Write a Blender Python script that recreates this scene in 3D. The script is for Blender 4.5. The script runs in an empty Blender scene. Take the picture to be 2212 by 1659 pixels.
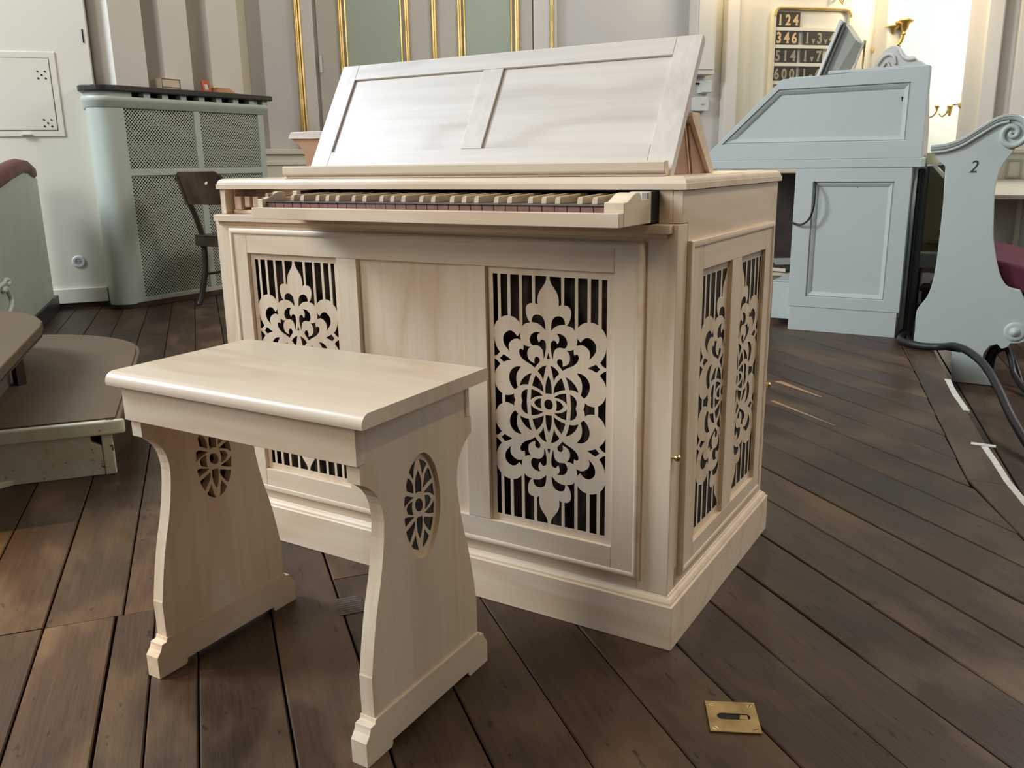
import bpy, bmesh, math, random
from mathutils import Matrix, Vector
import mathutils.geometry as MG
R = math.radians
sc = bpy.context.scene
col = sc.collection
random.seed(7)

# ------------------------------------------------------------------ camera
cam_d = bpy.data.cameras.new('camera'); cam = bpy.data.objects.new('camera', cam_d); col.objects.link(cam)
cam_d.sensor_width = 36.0; cam_d.sensor_fit = 'HORIZONTAL'; cam_d.lens = 1877.15 / 2212 * 36.0
cam_d.clip_start = 0.05; cam_d.clip_end = 100
cr = Vector((0.85589266, 0.51691662, -0.01565122)); cu = Vector((-0.11448742, 0.21890393, 0.96900655)); cf = Vector((-0.5043217, 0.82757373, -0.24653872))
cm = Matrix((cr, cu, -cf)).transposed().to_4x4(); cm.translation = Vector((0.50837, -1.38664, 0.88846))
cam.matrix_world = cm
sc.camera = cam

# ------------------------------------------------------------------ world, light, exposure
vs = sc.view_settings
vs.view_transform = 'Standard'; vs.look = 'None'; vs.gamma = 1.0; vs.use_curve_mapping = False
vs.exposure = 0.02
try:
    sc.cycles.use_denoising = True
    sc.cycles.max_bounces = 8; sc.cycles.diffuse_bounces = 4; sc.cycles.glossy_bounces = 3; sc.cycles.transmission_bounces = 3
    sc.cycles.sample_clamp_indirect = 6.0; sc.cycles.caustics_reflective = False; sc.cycles.caustics_refractive = False
except Exception:
    pass
w = bpy.data.worlds.new('world'); sc.world = w; w.use_nodes = True
w.node_tree.nodes['Background'].inputs[0].default_value = (0.75, 0.85, 1.0, 1)
w.node_tree.nodes['Background'].inputs[1].default_value = 0.6

def area(name, loc, target, sx, sy, power, color):
    d = bpy.data.lights.new(name, 'AREA'); d.shape = 'RECTANGLE'; d.size = sx; d.size_y = sy; d.energy = power; d.color = color
    o = bpy.data.objects.new(name, d); col.objects.link(o); o.location = loc
    o.rotation_euler = (Vector(target) - Vector(loc)).to_track_quat('-Z', 'Y').to_euler(); return o
def point(name, loc, power, color, r=0.1):
    d = bpy.data.lights.new(name, 'POINT'); d.energy = power; d.color = color; d.shadow_soft_size = r
    o = bpy.data.objects.new(name, d); col.objects.link(o); o.location = loc; return o
WIN = (0.93, 0.97, 1.0)
area('window_light_south', (-2.8, -5.7, 4.4), (-1.0, 0.6, 0.5), 2.2, 2.6, 125, (1.0, 0.90, 0.76))
area('window_light_west', (-5.8, -2.4, 4.7), (-0.9, 0.1, 0.4), 1.8, 2.4, 470, (0.80, 0.90, 1.0))
area('window_light_east', (2.7, 5.6, 4.8), (-0.2, 0.8, 0.5), 1.8, 2.2, 190, (1.0, 0.95, 0.88))  # added light hanging inside the room, brightens the organ's right side
area('window_light_alcove', (-0.8, 8.7, 4.6), (-0.85, 10.3, 1.4), 1.0, 1.0, 75, (0.72, 0.92, 1.0))  # added unseen light, brightens the far alcove wall
WARM = (1.0, 0.74, 0.44)
point('chandelier_light', (-2.6, 2.9, 4.4), 70, (1.0, 0.83, 0.6), 0.35)
def spot(name, loc, target, power, color, deg, r=0.08):
    d = bpy.data.lights.new(name, 'SPOT'); d.energy = power; d.color = color; d.spot_size = R(deg); d.spot_blend = 0.9; d.shadow_soft_size = r
    o = bpy.data.objects.new(name, d); col.objects.link(o); o.location = loc; o.rotation_euler = (Vector(target) - Vector(loc)).to_track_quat('-Z', 'Y').to_euler(); return o
spot('ceiling_spot_west', (-3.6, -2.6, 5.2), (-1.50, -0.90, 0), 2100, (1.0, 0.78, 0.40), 17)  # unseen spot added to make the warm pool on the floor
spot('ceiling_spot_east', (2.6, -0.9, 5.4), (0.25, 0.35, 0.3), 260, (1.0, 0.80, 0.52), 26)  # unseen spot added to warm the organ side and nearby floor
point('lamp_west_wall', (-5.2, 1.0, 2.9), 14, WARM, 0.12)  # unseen warm light added to brighten the left wall
point('chandelier_light_west', (-2.3, -1.5, 2.3), 3, WARM, 0.3)  # unseen low light added to warm the floor at left

# ------------------------------------------------------------------ materials
def new_mat(name):
    m = bpy.data.materials.new(name); m.use_nodes = True; nt = m.node_tree
    return m, nt, nt.nodes['Principled BSDF']
def simple(name, rgb, rough=0.5, metal=0.0, spec=0.5, var=0.06, scale=6.0, bump=0.0, bscale=60.0):
    m, nt, b = new_mat(name); N, L = nt.nodes, nt.links
    b.inputs['Roughness'].default_value = rough; b.inputs['Metallic'].default_value = metal
    b.inputs['Specular IOR Level'].default_value = spec
    tc = N.new('ShaderNodeTexCoord'); no = N.new('ShaderNodeTexNoise'); no.inputs['Scale'].default_value = scale; no.inputs['Detail'].default_value = 4
    L.new(tc.outputs['Object'], no.inputs['Vector'])
    cr_ = N.new('ShaderNodeValToRGB'); e = cr_.color_ramp.elements
    e[0].position = 0.3; e[1].position = 0.7
    e[0].color = (*[c * (1 - var) for c in rgb], 1); e[1].color = (*[min(1, c * (1 + var)) for c in rgb], 1)
    L.new(no.outputs['Fac'], cr_.inputs['Fac']); L.new(cr_.outputs['Color'], b.inputs['Base Color'])
    if bump:
        n2 = N.new('ShaderNodeTexNoise'); n2.inputs['Scale'].default_value = bscale; L.new(tc.outputs['Object'], n2.inputs['Vector'])
        bp = N.new('ShaderNodeBump'); bp.inputs['Strength'].default_value = bump; bp.inputs['Distance'].default_value = 0.002
        L.new(n2.outputs['Fac'], bp.inputs['Height']); L.new(bp.outputs['Normal'], b.inputs['Normal'])
    return m
def wood(name, axis, light, dark, rough=0.34, figure=0.30, offset=(0, 0, 0), streak=1.0, fine=55.0):
    """maple style: fine streaks along the axis and faint cathedral figure"""
    m, nt, b = new_mat(name); N, L = nt.nodes, nt.links
    b.inputs['Roughness'].default_value = rough; b.inputs['Specular IOR Level'].default_value = 0.4
    tc = N.new('ShaderNodeTexCoord'); oi = N.new('ShaderNodeObjectInfo')
    mul = N.new('ShaderNodeVectorMath'); mul.operation = 'SCALE'; mul.inputs['Scale'].default_value = 9.0
    cmb = N.new('ShaderNodeCombineXYZ')
    for k in range(3): L.new(oi.outputs['Random'], cmb.inputs[k])
    L.new(cmb.outputs[0], mul.inputs[0])
    add = N.new('ShaderNodeVectorMath'); add.operation = 'ADD'; L.new(tc.outputs['Object'], add.inputs[0]); L.new(mul.outputs[0], add.inputs[1])
    def stretched(a, c):
        mp = N.new('ShaderNodeMapping'); s = [c, c, c]; s[axis] = a; mp.inputs['Scale'].default_value = s
        mp.inputs['Location'].default_value = offset; L.new(add.outputs[0], mp.inputs['Vector']); return mp
    n1 = N.new('ShaderNodeTexNoise'); n1.inputs['Scale'].default_value = 1.0; n1.inputs['Detail'].default_value = 6; n1.inputs['Roughness'].default_value = 0.6
    L.new(stretched(2.2, fine).outputs[0], n1.inputs['Vector'])
    n2 = N.new('ShaderNodeTexNoise'); n2.inputs['Scale'].default_value = 1.0; n2.inputs['Detail'].default_value = 2
    L.new(stretched(1.0, 5.0).outputs[0], n2.inputs['Vector'])
    mm = N.new('ShaderNodeMath'); mm.operation = 'MULTIPLY'; mm.inputs[1].default_value = 26.0; L.new(n2.outputs['Fac'], mm.inputs[0])
    sn = N.new('ShaderNodeMath'); sn.operation = 'SINE'; L.new(mm.outputs[0], sn.inputs[0])
    hf = N.new('ShaderNodeMath'); hf.operation = 'MULTIPLY_ADD'; hf.inputs[1].default_value = 0.5; hf.inputs[2].default_value = 0.5; L.new(sn.outputs[0], hf.inputs[0])
    p6 = N.new('ShaderNodeMath'); p6.operation = 'POWER'; p6.inputs[1].default_value = 6.0; L.new(hf.outputs[0], p6.inputs[0])
    pw = N.new('ShaderNodeMath'); pw.operation = 'MULTIPLY'; pw.inputs[1].default_value = -figure; L.new(p6.outputs[0], pw.inputs[0])
    a2 = N.new('ShaderNodeMath'); a2.operation = 'ADD'; L.new(n1.outputs['Fac'], a2.inputs[0]); L.new(pw.outputs[0], a2.inputs[1])
    cr_ = N.new('ShaderNodeValToRGB'); e = cr_.color_ramp.elements; e[0].position = 0.05; e[1].position = 0.62
    e[0].color = (*dark, 1); e[1].color = (*light, 1)
    L.new(a2.outputs[0], cr_.inputs['Fac'])
    L.new(cr_.outputs['Color'], b.inputs['Base Color'])
    bp = N.new('ShaderNodeBump'); bp.inputs['Strength'].default_value = 0.08; bp.inputs['Distance'].default_value = 0.001
    L.new(n1.outputs['Fac'], bp.inputs['Height']); L.new(bp.outputs['Normal'], b.inputs['Normal'])
    return m
ML, MD = (0.82, 0.685, 0.53), (0.71, 0.54, 0.38)
maple = [wood('maple_x', 0, ML, MD), wood('maple_y', 1, ML, MD), wood('maple_z', 2, ML, MD)]
MLw, MDw = (0.77, 0.715, 0.65), (0.60, 0.535, 0.47)  # desk maple whitened: window sheen put into its colour
maple_desk = [wood('maple_desk_x', 0, MLw, MDw, 0.36, 0.32), None, wood('maple_desk_z', 2, MLw, MDw, 0.36, 0.2)]
pink_maple = wood('pink_maple_end', 1, (0.60, 0.42, 0.30), (0.48, 0.32, 0.22))
ply = wood('maple_underside', 0, (0.44, 0.26, 0.165), (0.35, 0.195, 0.12))

def plank_material():
    m, nt, b = new_mat('old_floor_plank'); N, L = nt.nodes, nt.links
    tc = N.new('ShaderNodeTexCoord'); oi = N.new('ShaderNodeObjectInfo')
    cmb = N.new('ShaderNodeCombineXYZ')
    for k in range(3): L.new(oi.outputs['Random'], cmb.inputs[k])
    mul = N.new('ShaderNodeVectorMath'); mul.operation = 'SCALE'; mul.inputs['Scale'].default_value = 17.0; L.new(cmb.outputs[0], mul.inputs[0])
    add = N.new('ShaderNodeVectorMath'); add.operation = 'ADD'; L.new(tc.outputs['Object'], add.inputs[0]); L.new(mul.outputs[0], add.inputs[1])
    def noise(sc3, detail, rough=0.55, dist=0.0, src=None):
        mp = N.new('ShaderNodeMapping'); mp.inputs['Scale'].default_value = sc3; L.new((src or add).outputs[0], mp.inputs['Vector'])
        n = N.new('ShaderNodeTexNoise'); n.inputs['Scale'].default_value = 1.0; n.inputs['Detail'].default_value = detail; n.inputs['Roughness'].default_value = rough
        n.inputs['Distortion'].default_value = dist; L.new(mp.outputs[0], n.inputs['Vector']); return n
    b.inputs['Specular IOR Level'].default_value = 0.32
    fine = noise((5, 130, 5), 5, 0.65); broad = noise((1.2, 9, 1), 4, 0.6, 0.6); worn = noise((2.2, 4.5, 1), 5, 0.62, 0.3); pits = noise((22, 60, 10), 2)
    r1 = N.new('ShaderNodeValToRGB'); e = r1.color_ramp.elements; e[0].position = 0.25; e[1].position = 0.78
    e[0].color = (0.022, 0.011, 0.007, 1); e[1].color = (0.078, 0.042, 0.023, 1)
    mixf = N.new('ShaderNodeMath'); mixf.operation = 'MULTIPLY_ADD'; mixf.inputs[1].default_value = 0.55; L.new(fine.outputs['Fac'], mixf.inputs[0])
    h = N.new('ShaderNodeMath'); h.operation = 'MULTIPLY'; h.inputs[1].default_value = 0.45; L.new(broad.outputs['Fac'], h.inputs[0]); L.new(h.outputs[0], mixf.inputs[2])
    L.new(mixf.outputs[0], r1.inputs['Fac'])
    r2 = N.new('ShaderNodeValToRGB'); e = r2.color_ramp.elements; e[0].position = 0.47; e[1].position = 0.70
    e[0].color = (0, 0, 0, 1); e[1].color = (0.6, 0.6, 0.6, 1); L.new(worn.outputs['Fac'], r2.inputs['Fac'])
    mx = N.new('ShaderNodeMix'); mx.data_type = 'RGBA'; L.new(r2.outputs['Color'], mx.inputs[0]); L.new(r1.outputs['Color'], mx.inputs[6]); mx.inputs[7].default_value = (0.185, 0.118, 0.062, 1)
    r3 = N.new('ShaderNodeValToRGB'); e = r3.color_ramp.elements; e[0].position = 0.27; e[1].position = 0.33
    e[0].color = (0.35, 0.35, 0.35, 1); e[1].color = (1, 1, 1, 1); L.new(pits.outputs['Fac'], r3.inputs['Fac'])
    hv = N.new('ShaderNodeHueSaturation')
    mr = N.new('ShaderNodeMapRange'); mr.inputs['To Min'].default_value = 0.72; mr.inputs['To Max'].default_value = 1.2; L.new(oi.outputs['Random'], mr.inputs['Value']); L.new(mr.outputs[0], hv.inputs['Value'])
    m2 = N.new('ShaderNodeMix'); m2.data_type = 'RGBA'; m2.blend_type = 'MULTIPLY'; m2.inputs[0].default_value = 1.0
    L.new(mx.outputs[2], m2.inputs[6]); L.new(r3.outputs['Color'], m2.inputs[7]); L.new(m2.outputs[2], hv.inputs['Color'])
    L.new(hv.outputs['Color'], b.inputs['Base Color'])
    mrr = N.new('ShaderNodeMapRange'); mrr.inputs['To Min'].default_value = 0.24; mrr.inputs['To Max'].default_value = 0.62; L.new(worn.outputs['Fac'], mrr.inputs['Value']); L.new(mrr.outputs[0], b.inputs['Roughness'])
    bp = N.new('ShaderNodeBump'); bp.inputs['Strength'].default_value = 0.35; bp.inputs['Distance'].default_value = 0.0015
    L.new(fine.outputs['Fac'], bp.inputs['Height']); L.new(bp.outputs['Normal'], b.inputs['Normal'])
    return m
plank_m = plank_material()
cream = simple('cream_wall_paint', (0.74, 0.705, 0.60), 0.55, var=0.02, scale=2, bump=0.15, bscale=40)
stone_white = simple('white_wall_paint', (0.74, 0.70, 0.64), 0.6, var=0.02, scale=2)
grey_wall = simple('grey_wall_paint', (0.60, 0.585, 0.57), 0.55, var=0.03, scale=1.5)
green = simple('pale_green_paint', (0.49, 0.545, 0.48), 0.4, var=0.03, scale=3)
green_grid = simple('grey_green_grille_paint', (0.52, 0.56, 0.49), 0.45, var=0.04, scale=5)
panel_green = simple('celadon_door_panel', (0.42, 0.48, 0.38), 0.5, var=0.04, scale=2)
door_beige = simple('beige_door_paint', (0.58, 0.53, 0.46), 0.5, var=0.03)
gold = simple('gilding', (0.88, 0.60, 0.22), 0.34, metal=0.8, var=0.15, scale=14, bump=0.04, bscale=14)
black = simple('black_paint', (0.018, 0.017, 0.015), 0.42)
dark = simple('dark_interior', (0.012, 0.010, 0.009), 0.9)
cloth = simple('dark_brown_cloth', (0.042, 0.026, 0.020), 0.9, var=0.3, scale=25)
white_blue = simple('blue_white_paint', (0.55, 0.605, 0.585), 0.42, var=0.015, scale=4)
pew_white = simple('pew_white_paint', (0.56, 0.62, 0.58), 0.4, var=0.02, scale=4, bump=0.06, bscale=25)
mahogany = simple('mahogany', (0.10, 0.024, 0.015), 0.5, spec=0.2, var=0.35, scale=14)
dark_wood = simple('dark_brown_wood', (0.035, 0.022, 0.016), 0.32, var=0.4, scale=12)
step_brown = simple('brown_linoleum', (0.115, 0.080, 0.050), 0.6, spec=0.3, var=0.08, scale=5, bump=0.1, bscale=90)
brass = simple('aged_brass', (0.52, 0.37, 0.16), 0.36, metal=0.9, var=0.25, scale=28)
bright_brass = simple('polished_brass', (0.80, 0.60, 0.28), 0.18, metal=1.0, var=0.05)
ebony = simple('ebony_key', (0.035, 0.035, 0.04), 0.35, var=0.3, scale=40)
key_pink = simple('pear_key_front', (0.30, 0.15, 0.11), 0.5, var=0.25, scale=60)
sharp_m = simple('bone_key_top', (0.62, 0.48, 0.33), 0.4, var=0.08, scale=40)
rubber = simple('black_cable_jacket', (0.014, 0.014, 0.016), 0.45)
burgundy = simple('burgundy_fabric', (0.11, 0.018, 0.036), 0.9, var=0.15, scale=30, bump=0.3, bscale=300)
card_dark = simple('number_card_brown', (0.035, 0.028, 0.018), 0.5)
card_gold = simple('number_gold_paint', (0.72, 0.50, 0.24), 0.45)
card_dull = simple('number_grey_paint', (0.33, 0.29, 0.20), 0.5)
red_p = simple('orange_red_plastic', (0.60, 0.10, 0.04), 0.4)
orange_p = simple('pale_orange_card', (0.66, 0.36, 0.20), 0.6)
paper = simple('cream_paper', (0.70, 0.60, 0.47), 0.7)
terracotta = simple('terracotta_board', (0.30, 0.12, 0.06), 0.6)
olive = simple('olive_brown_board', (0.20, 0.165, 0.10), 0.6)
white_plastic = simple('white_plastic', (0.70, 0.71, 0.68), 0.4, var=0.01)
nave_wall = simple('nave_wall_paint', (0.15, 0.14, 0.125), 0.7)
ceil_m = simple('ceiling_paint', (0.20, 0.19, 0.175), 0.8, var=0.02)
def chipped():
    m, nt, b = new_mat('chipped_cream_paint'); N, L = nt.nodes, nt.links
    tc = N.new('ShaderNodeTexCoord'); n = N.new('ShaderNodeTexNoise'); n.inputs['Scale'].default_value = 13; n.inputs['Detail'].default_value = 7; n.inputs['Roughness'].default_value = 0.65
    L.new(tc.outputs['Object'], n.inputs['Vector'])
    r = N.new('ShaderNodeValToRGB'); e = r.color_ramp.elements; e[0].position = 0.33; e[1].position = 0.36
    e[0].color = (0.035, 0.026, 0.018, 1); e[1].color = (0.56, 0.51, 0.36, 1); x = e.new(0.60); x.color = (0.60, 0.60, 0.48, 1)
    L.new(n.outputs['Fac'], r.inputs['Fac']); L.new(r.outputs['Color'], b.inputs['Base Color']); b.inputs['Roughness'].default_value = 0.5
    bp = N.new('ShaderNodeBump'); bp.inputs['Strength'].default_value = 0.5; bp.inputs['Distance'].default_value = 0.004; L.new(n.outputs['Fac'], bp.inputs['Height']); L.new(bp.outputs['Normal'], b.inputs['Normal'])
    return m
chip = chipped()
def emis(name, rgb, s):
    m, nt, b = new_mat(name); b.inputs['Emission Color'].default_value = (*rgb, 1); b.inputs['Emission Strength'].default_value = s; b.inputs['Base Color'].default_value = (*rgb, 1)
    return m
bulb_m = emis('lamp_bulb_glow', (1.0, 0.82, 0.5), 25.0)
pane_m = emis('window_daylight', (0.85, 0.93, 1.0), 2.0)

# ------------------------------------------------------------------ mesh helpers
WM = {}
def setp(o, label=None, cat=None, group=None, kind=None):
    if label: o['label'] = label
    if cat: o['category'] = cat
    if group: o['group'] = group
    if kind: o['kind'] = kind
def empty(name, loc, label, cat, group=None, rz=0.0):
    o = bpy.data.objects.new(name, None); o.empty_display_size = 0.1; col.objects.link(o)
    o.location = loc; o.rotation_euler = (0, 0, rz); WM[o] = Matrix.Translation(loc) @ Matrix.Rotation(rz, 4, 'Z')
    setp(o, label, cat, group); return o
class MB:
    def __init__(s, T=None): s.v = []; s.f = []; s.T = T
    def _a(s, vs, fs):
        n = len(s.v); s.v += [tuple(q) for q in vs]; s.f += [tuple(i + n for i in f) for f in fs]; return s
    def box(s, x0, y0, z0, x1, y1, z1):
        if x0 > x1: x0, x1 = x1, x0
        if y0 > y1: y0, y1 = y1, y0
        if z0 > z1: z0, z1 = z1, z0
        return s._a([(x0,y0,z0),(x1,y0,z0),(x1,y1,z0),(x0,y1,z0),(x0,y0,z1),(x1,y0,z1),(x1,y1,z1),(x0,y1,z1)],
                    [(0,3,2,1),(4,5,6,7),(0,1,5,4),(1,2,6,5),(2,3,7,6),(3,0,4,7)])
    def prism(s, pts, plane, lo, hi):
        def P(p, t): return {'xz': (p[0], t, p[1]), 'yz': (t, p[0], p[1]), 'xy': (p[0], p[1], t)}[plane]
        n = len(pts)
        return s._a([P(p, lo) for p in pts] + [P(p, hi) for p in pts],
                    [tuple(range(n))[::-1], tuple(range(n, 2 * n))] + [(i, (i + 1) % n, n + (i + 1) % n, n + i) for i in range(n)])
    def loops(s, loops, cap0=True, cap1=True, closed=True):
        n = len(loops[0]); vs_ = [p for l in loops for p in l]; fs = []
        for k in range(len(loops) - 1):
            for i in range(n if closed else n - 1):
                j = (i + 1) % n; fs.append((k*n+i, k*n+j, (k+1)*n+j, (k+1)*n+i))
        if cap0: fs.append(tuple(range(n))[::-1])
        if cap1: fs.append(tuple((len(loops)-1)*n + i for i in range(n)))
        return s._a(vs_, fs)
    def rectring(s, x0, y0, x1, y1, prof, place, cap0=False, cap1=False):
        """profile (inset, height) mitred round a rectangle; place(u,v,h) gives the point"""
        return s.loops([[place(x0+d, y0+d, h), place(x1-d, y0+d, h), place(x1-d, y1-d, h), place(x0+d, y1-d, h)] for d, h in prof], cap0, cap1)
    def tube(s, path, r, n=10, cap=True):
        path = [Vector(p) for p in path]; L = []
        up = None
        for i, p in enumerate(path):
            a = path[max(0, i-1)]; b = path[min(len(path)-1, i+1)]; t = (b - a).normalized()
            if up is None: up = t.orthogonal().normalized()
            up = (up - t * up.dot(t)).normalized(); sd = t.cross(up)
            rr = r[i] if isinstance(r, (list, tuple)) else r
            L.append([p + (up * math.cos(2*math.pi*k/n) + sd * math.sin(2*math.pi*k/n)) * rr for k in range(n)])
        return s.loops(L, cap, cap)
    def lathe(s, prof, origin, axis=(0, 0, 1), n=20):
        q = Vector(axis).normalized().to_track_quat('Z', 'Y'); o = Vector(origin)
        return s.loops([[o + q @ Vector((r*math.cos(2*math.pi*k/n), r*math.sin(2*math.pi*k/n), h)) for k in range(n)] for r, h in prof], True, True)
    def build(s, name, mat, parent=None, bevel=0.0, smooth=None, seg=2):
        me = bpy.data.meshes.new(name)
        vs_ = [s.T @ Vector(v) for v in s.v] if s.T else s.v
        me.from_pydata(vs_, [], s.f)
        bm = bmesh.new(); bm.from_mesh(me); bmesh.ops.recalc_face_normals(bm, faces=bm.faces); bm.to_mesh(me); bm.free()
        me.materials.append(mat)
        o = bpy.data.objects.new(name, me); col.objects.link(o)
        finish(o, parent, bevel, smooth, seg); return o
def finish(o, parent=None, bevel=0.0, smooth=None, seg=2):
    me = o.data
    if bevel:
        m = o.modifiers.new('edge_softening', 'BEVEL'); m.width = bevel; m.segments = seg; m.limit_method = 'ANGLE'; m.angle_limit = R(40); m.harden_normals = False
    if smooth is not None:
        me.shade_smooth()
        try: me.set_sharp_from_angle(angle=R(smooth))
        except Exception: pass
    if parent is not None:
        o.parent = parent
        if parent in WM: o.matrix_parent_inverse = WM[parent].inverted()
def top(o, label, cat, group=None): setp(o, label, cat, group); return o
def struct(o): o['kind'] = 'structure'; return o
def box(name, mat, a, b, parent=None, bevel=0.0, T=None): return MB(T).box(*a, *b).build(name, mat, parent, bevel)

def smooth_poly(pts, sub=3, corner=48):
    """Catmull-Rom through the points, keeping sharp corners"""
    n = len(pts); V = [Vector((p[0], p[1])) for p in pts]; sharp = []
    for i in range(n):
        a = V[i] - V[i-1]; b = V[(i+1) % n] - V[i]
        sharp.append(a.length < 1e-9 or b.length < 1e-9 or math.degrees(a.angle(b)) > corner)
    out = []
    for i in range(n):
        p1, p2 = V[i], V[(i+1) % n]
        p0 = V[i-1] if not sharp[i] else p1 + (p1 - p2) * 0.3
        p3 = V[(i+2) % n] if not sharp[(i+1) % n] else p2 + (p2 - p1) * 0.3
        m1 = (p2 - p0) * 0.5 if not sharp[i] else (p2 - p1); m2 = (p3 - p1) * 0.5 if not sharp[(i+1) % n] else (p2 - p1)
        for k in range(sub):
            t = k / sub; t2, t3 = t*t, t*t*t
            q = p1*(2*t3-3*t2+1) + m1*(t3-2*t2+t) + p2*(-2*t3+3*t2) + m2*(t3-t2); out.append((q.x, q.y))
    return out
def plate(name, outer, holes, lo, hi, plane, mat, parent=None, T=None, bevel=0.0):
    """flat plate with holes: caps tessellated, walls round every outline"""
    def area2(q): return sum(q[i-1][0]*q[i][1]-q[i][0]*q[i-1][1] for i in range(len(q)))
    if area2(outer) < 0: outer = outer[::-1]
    holes = [h_ if area2(h_) < 0 else h_[::-1] for h_ in holes]
    polys = [outer] + holes
    tri = MG.tessellate_polygon([[Vector((p[0], p[1], 0)) for p in q] for q in polys])
    flat = [p for q in polys for p in q]; n = len(flat)
    def P(p, t): return {'xz': (p[0], t, p[1]), 'yz': (t, p[0], p[1]), 'xy': (p[0], p[1], t)}[plane]
    mb = MB(T); fs = []
    for t in tri:
        fs.append(tuple(t)); fs.append(tuple(i + n for i in reversed(t)))
    k = 0
    for q in polys:
        m = len(q)
        for i in range(m):
            a, b = k + i, k + (i + 1) % m; fs.append((a, b, b + n, a + n))
        k += m
    mb._a([P(p, lo) for p in flat] + [P(p, hi) for p in flat], fs)
    return mb.build(name, mat, parent, bevel)
def ellipse(cx, cy, a, b, n=36): return [(cx + a*math.cos(2*math.pi*k/n), cy + b*math.sin(2*math.pi*k/n)) for k in range(n)]
def arc(cx, cy, r, a0, a1, n=8): return [(cx + r*math.cos(R(a0+(a1-a0)*k/n)), cy + r*math.sin(R(a0+(a1-a0)*k/n))) for k in range(n+1)]
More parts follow.
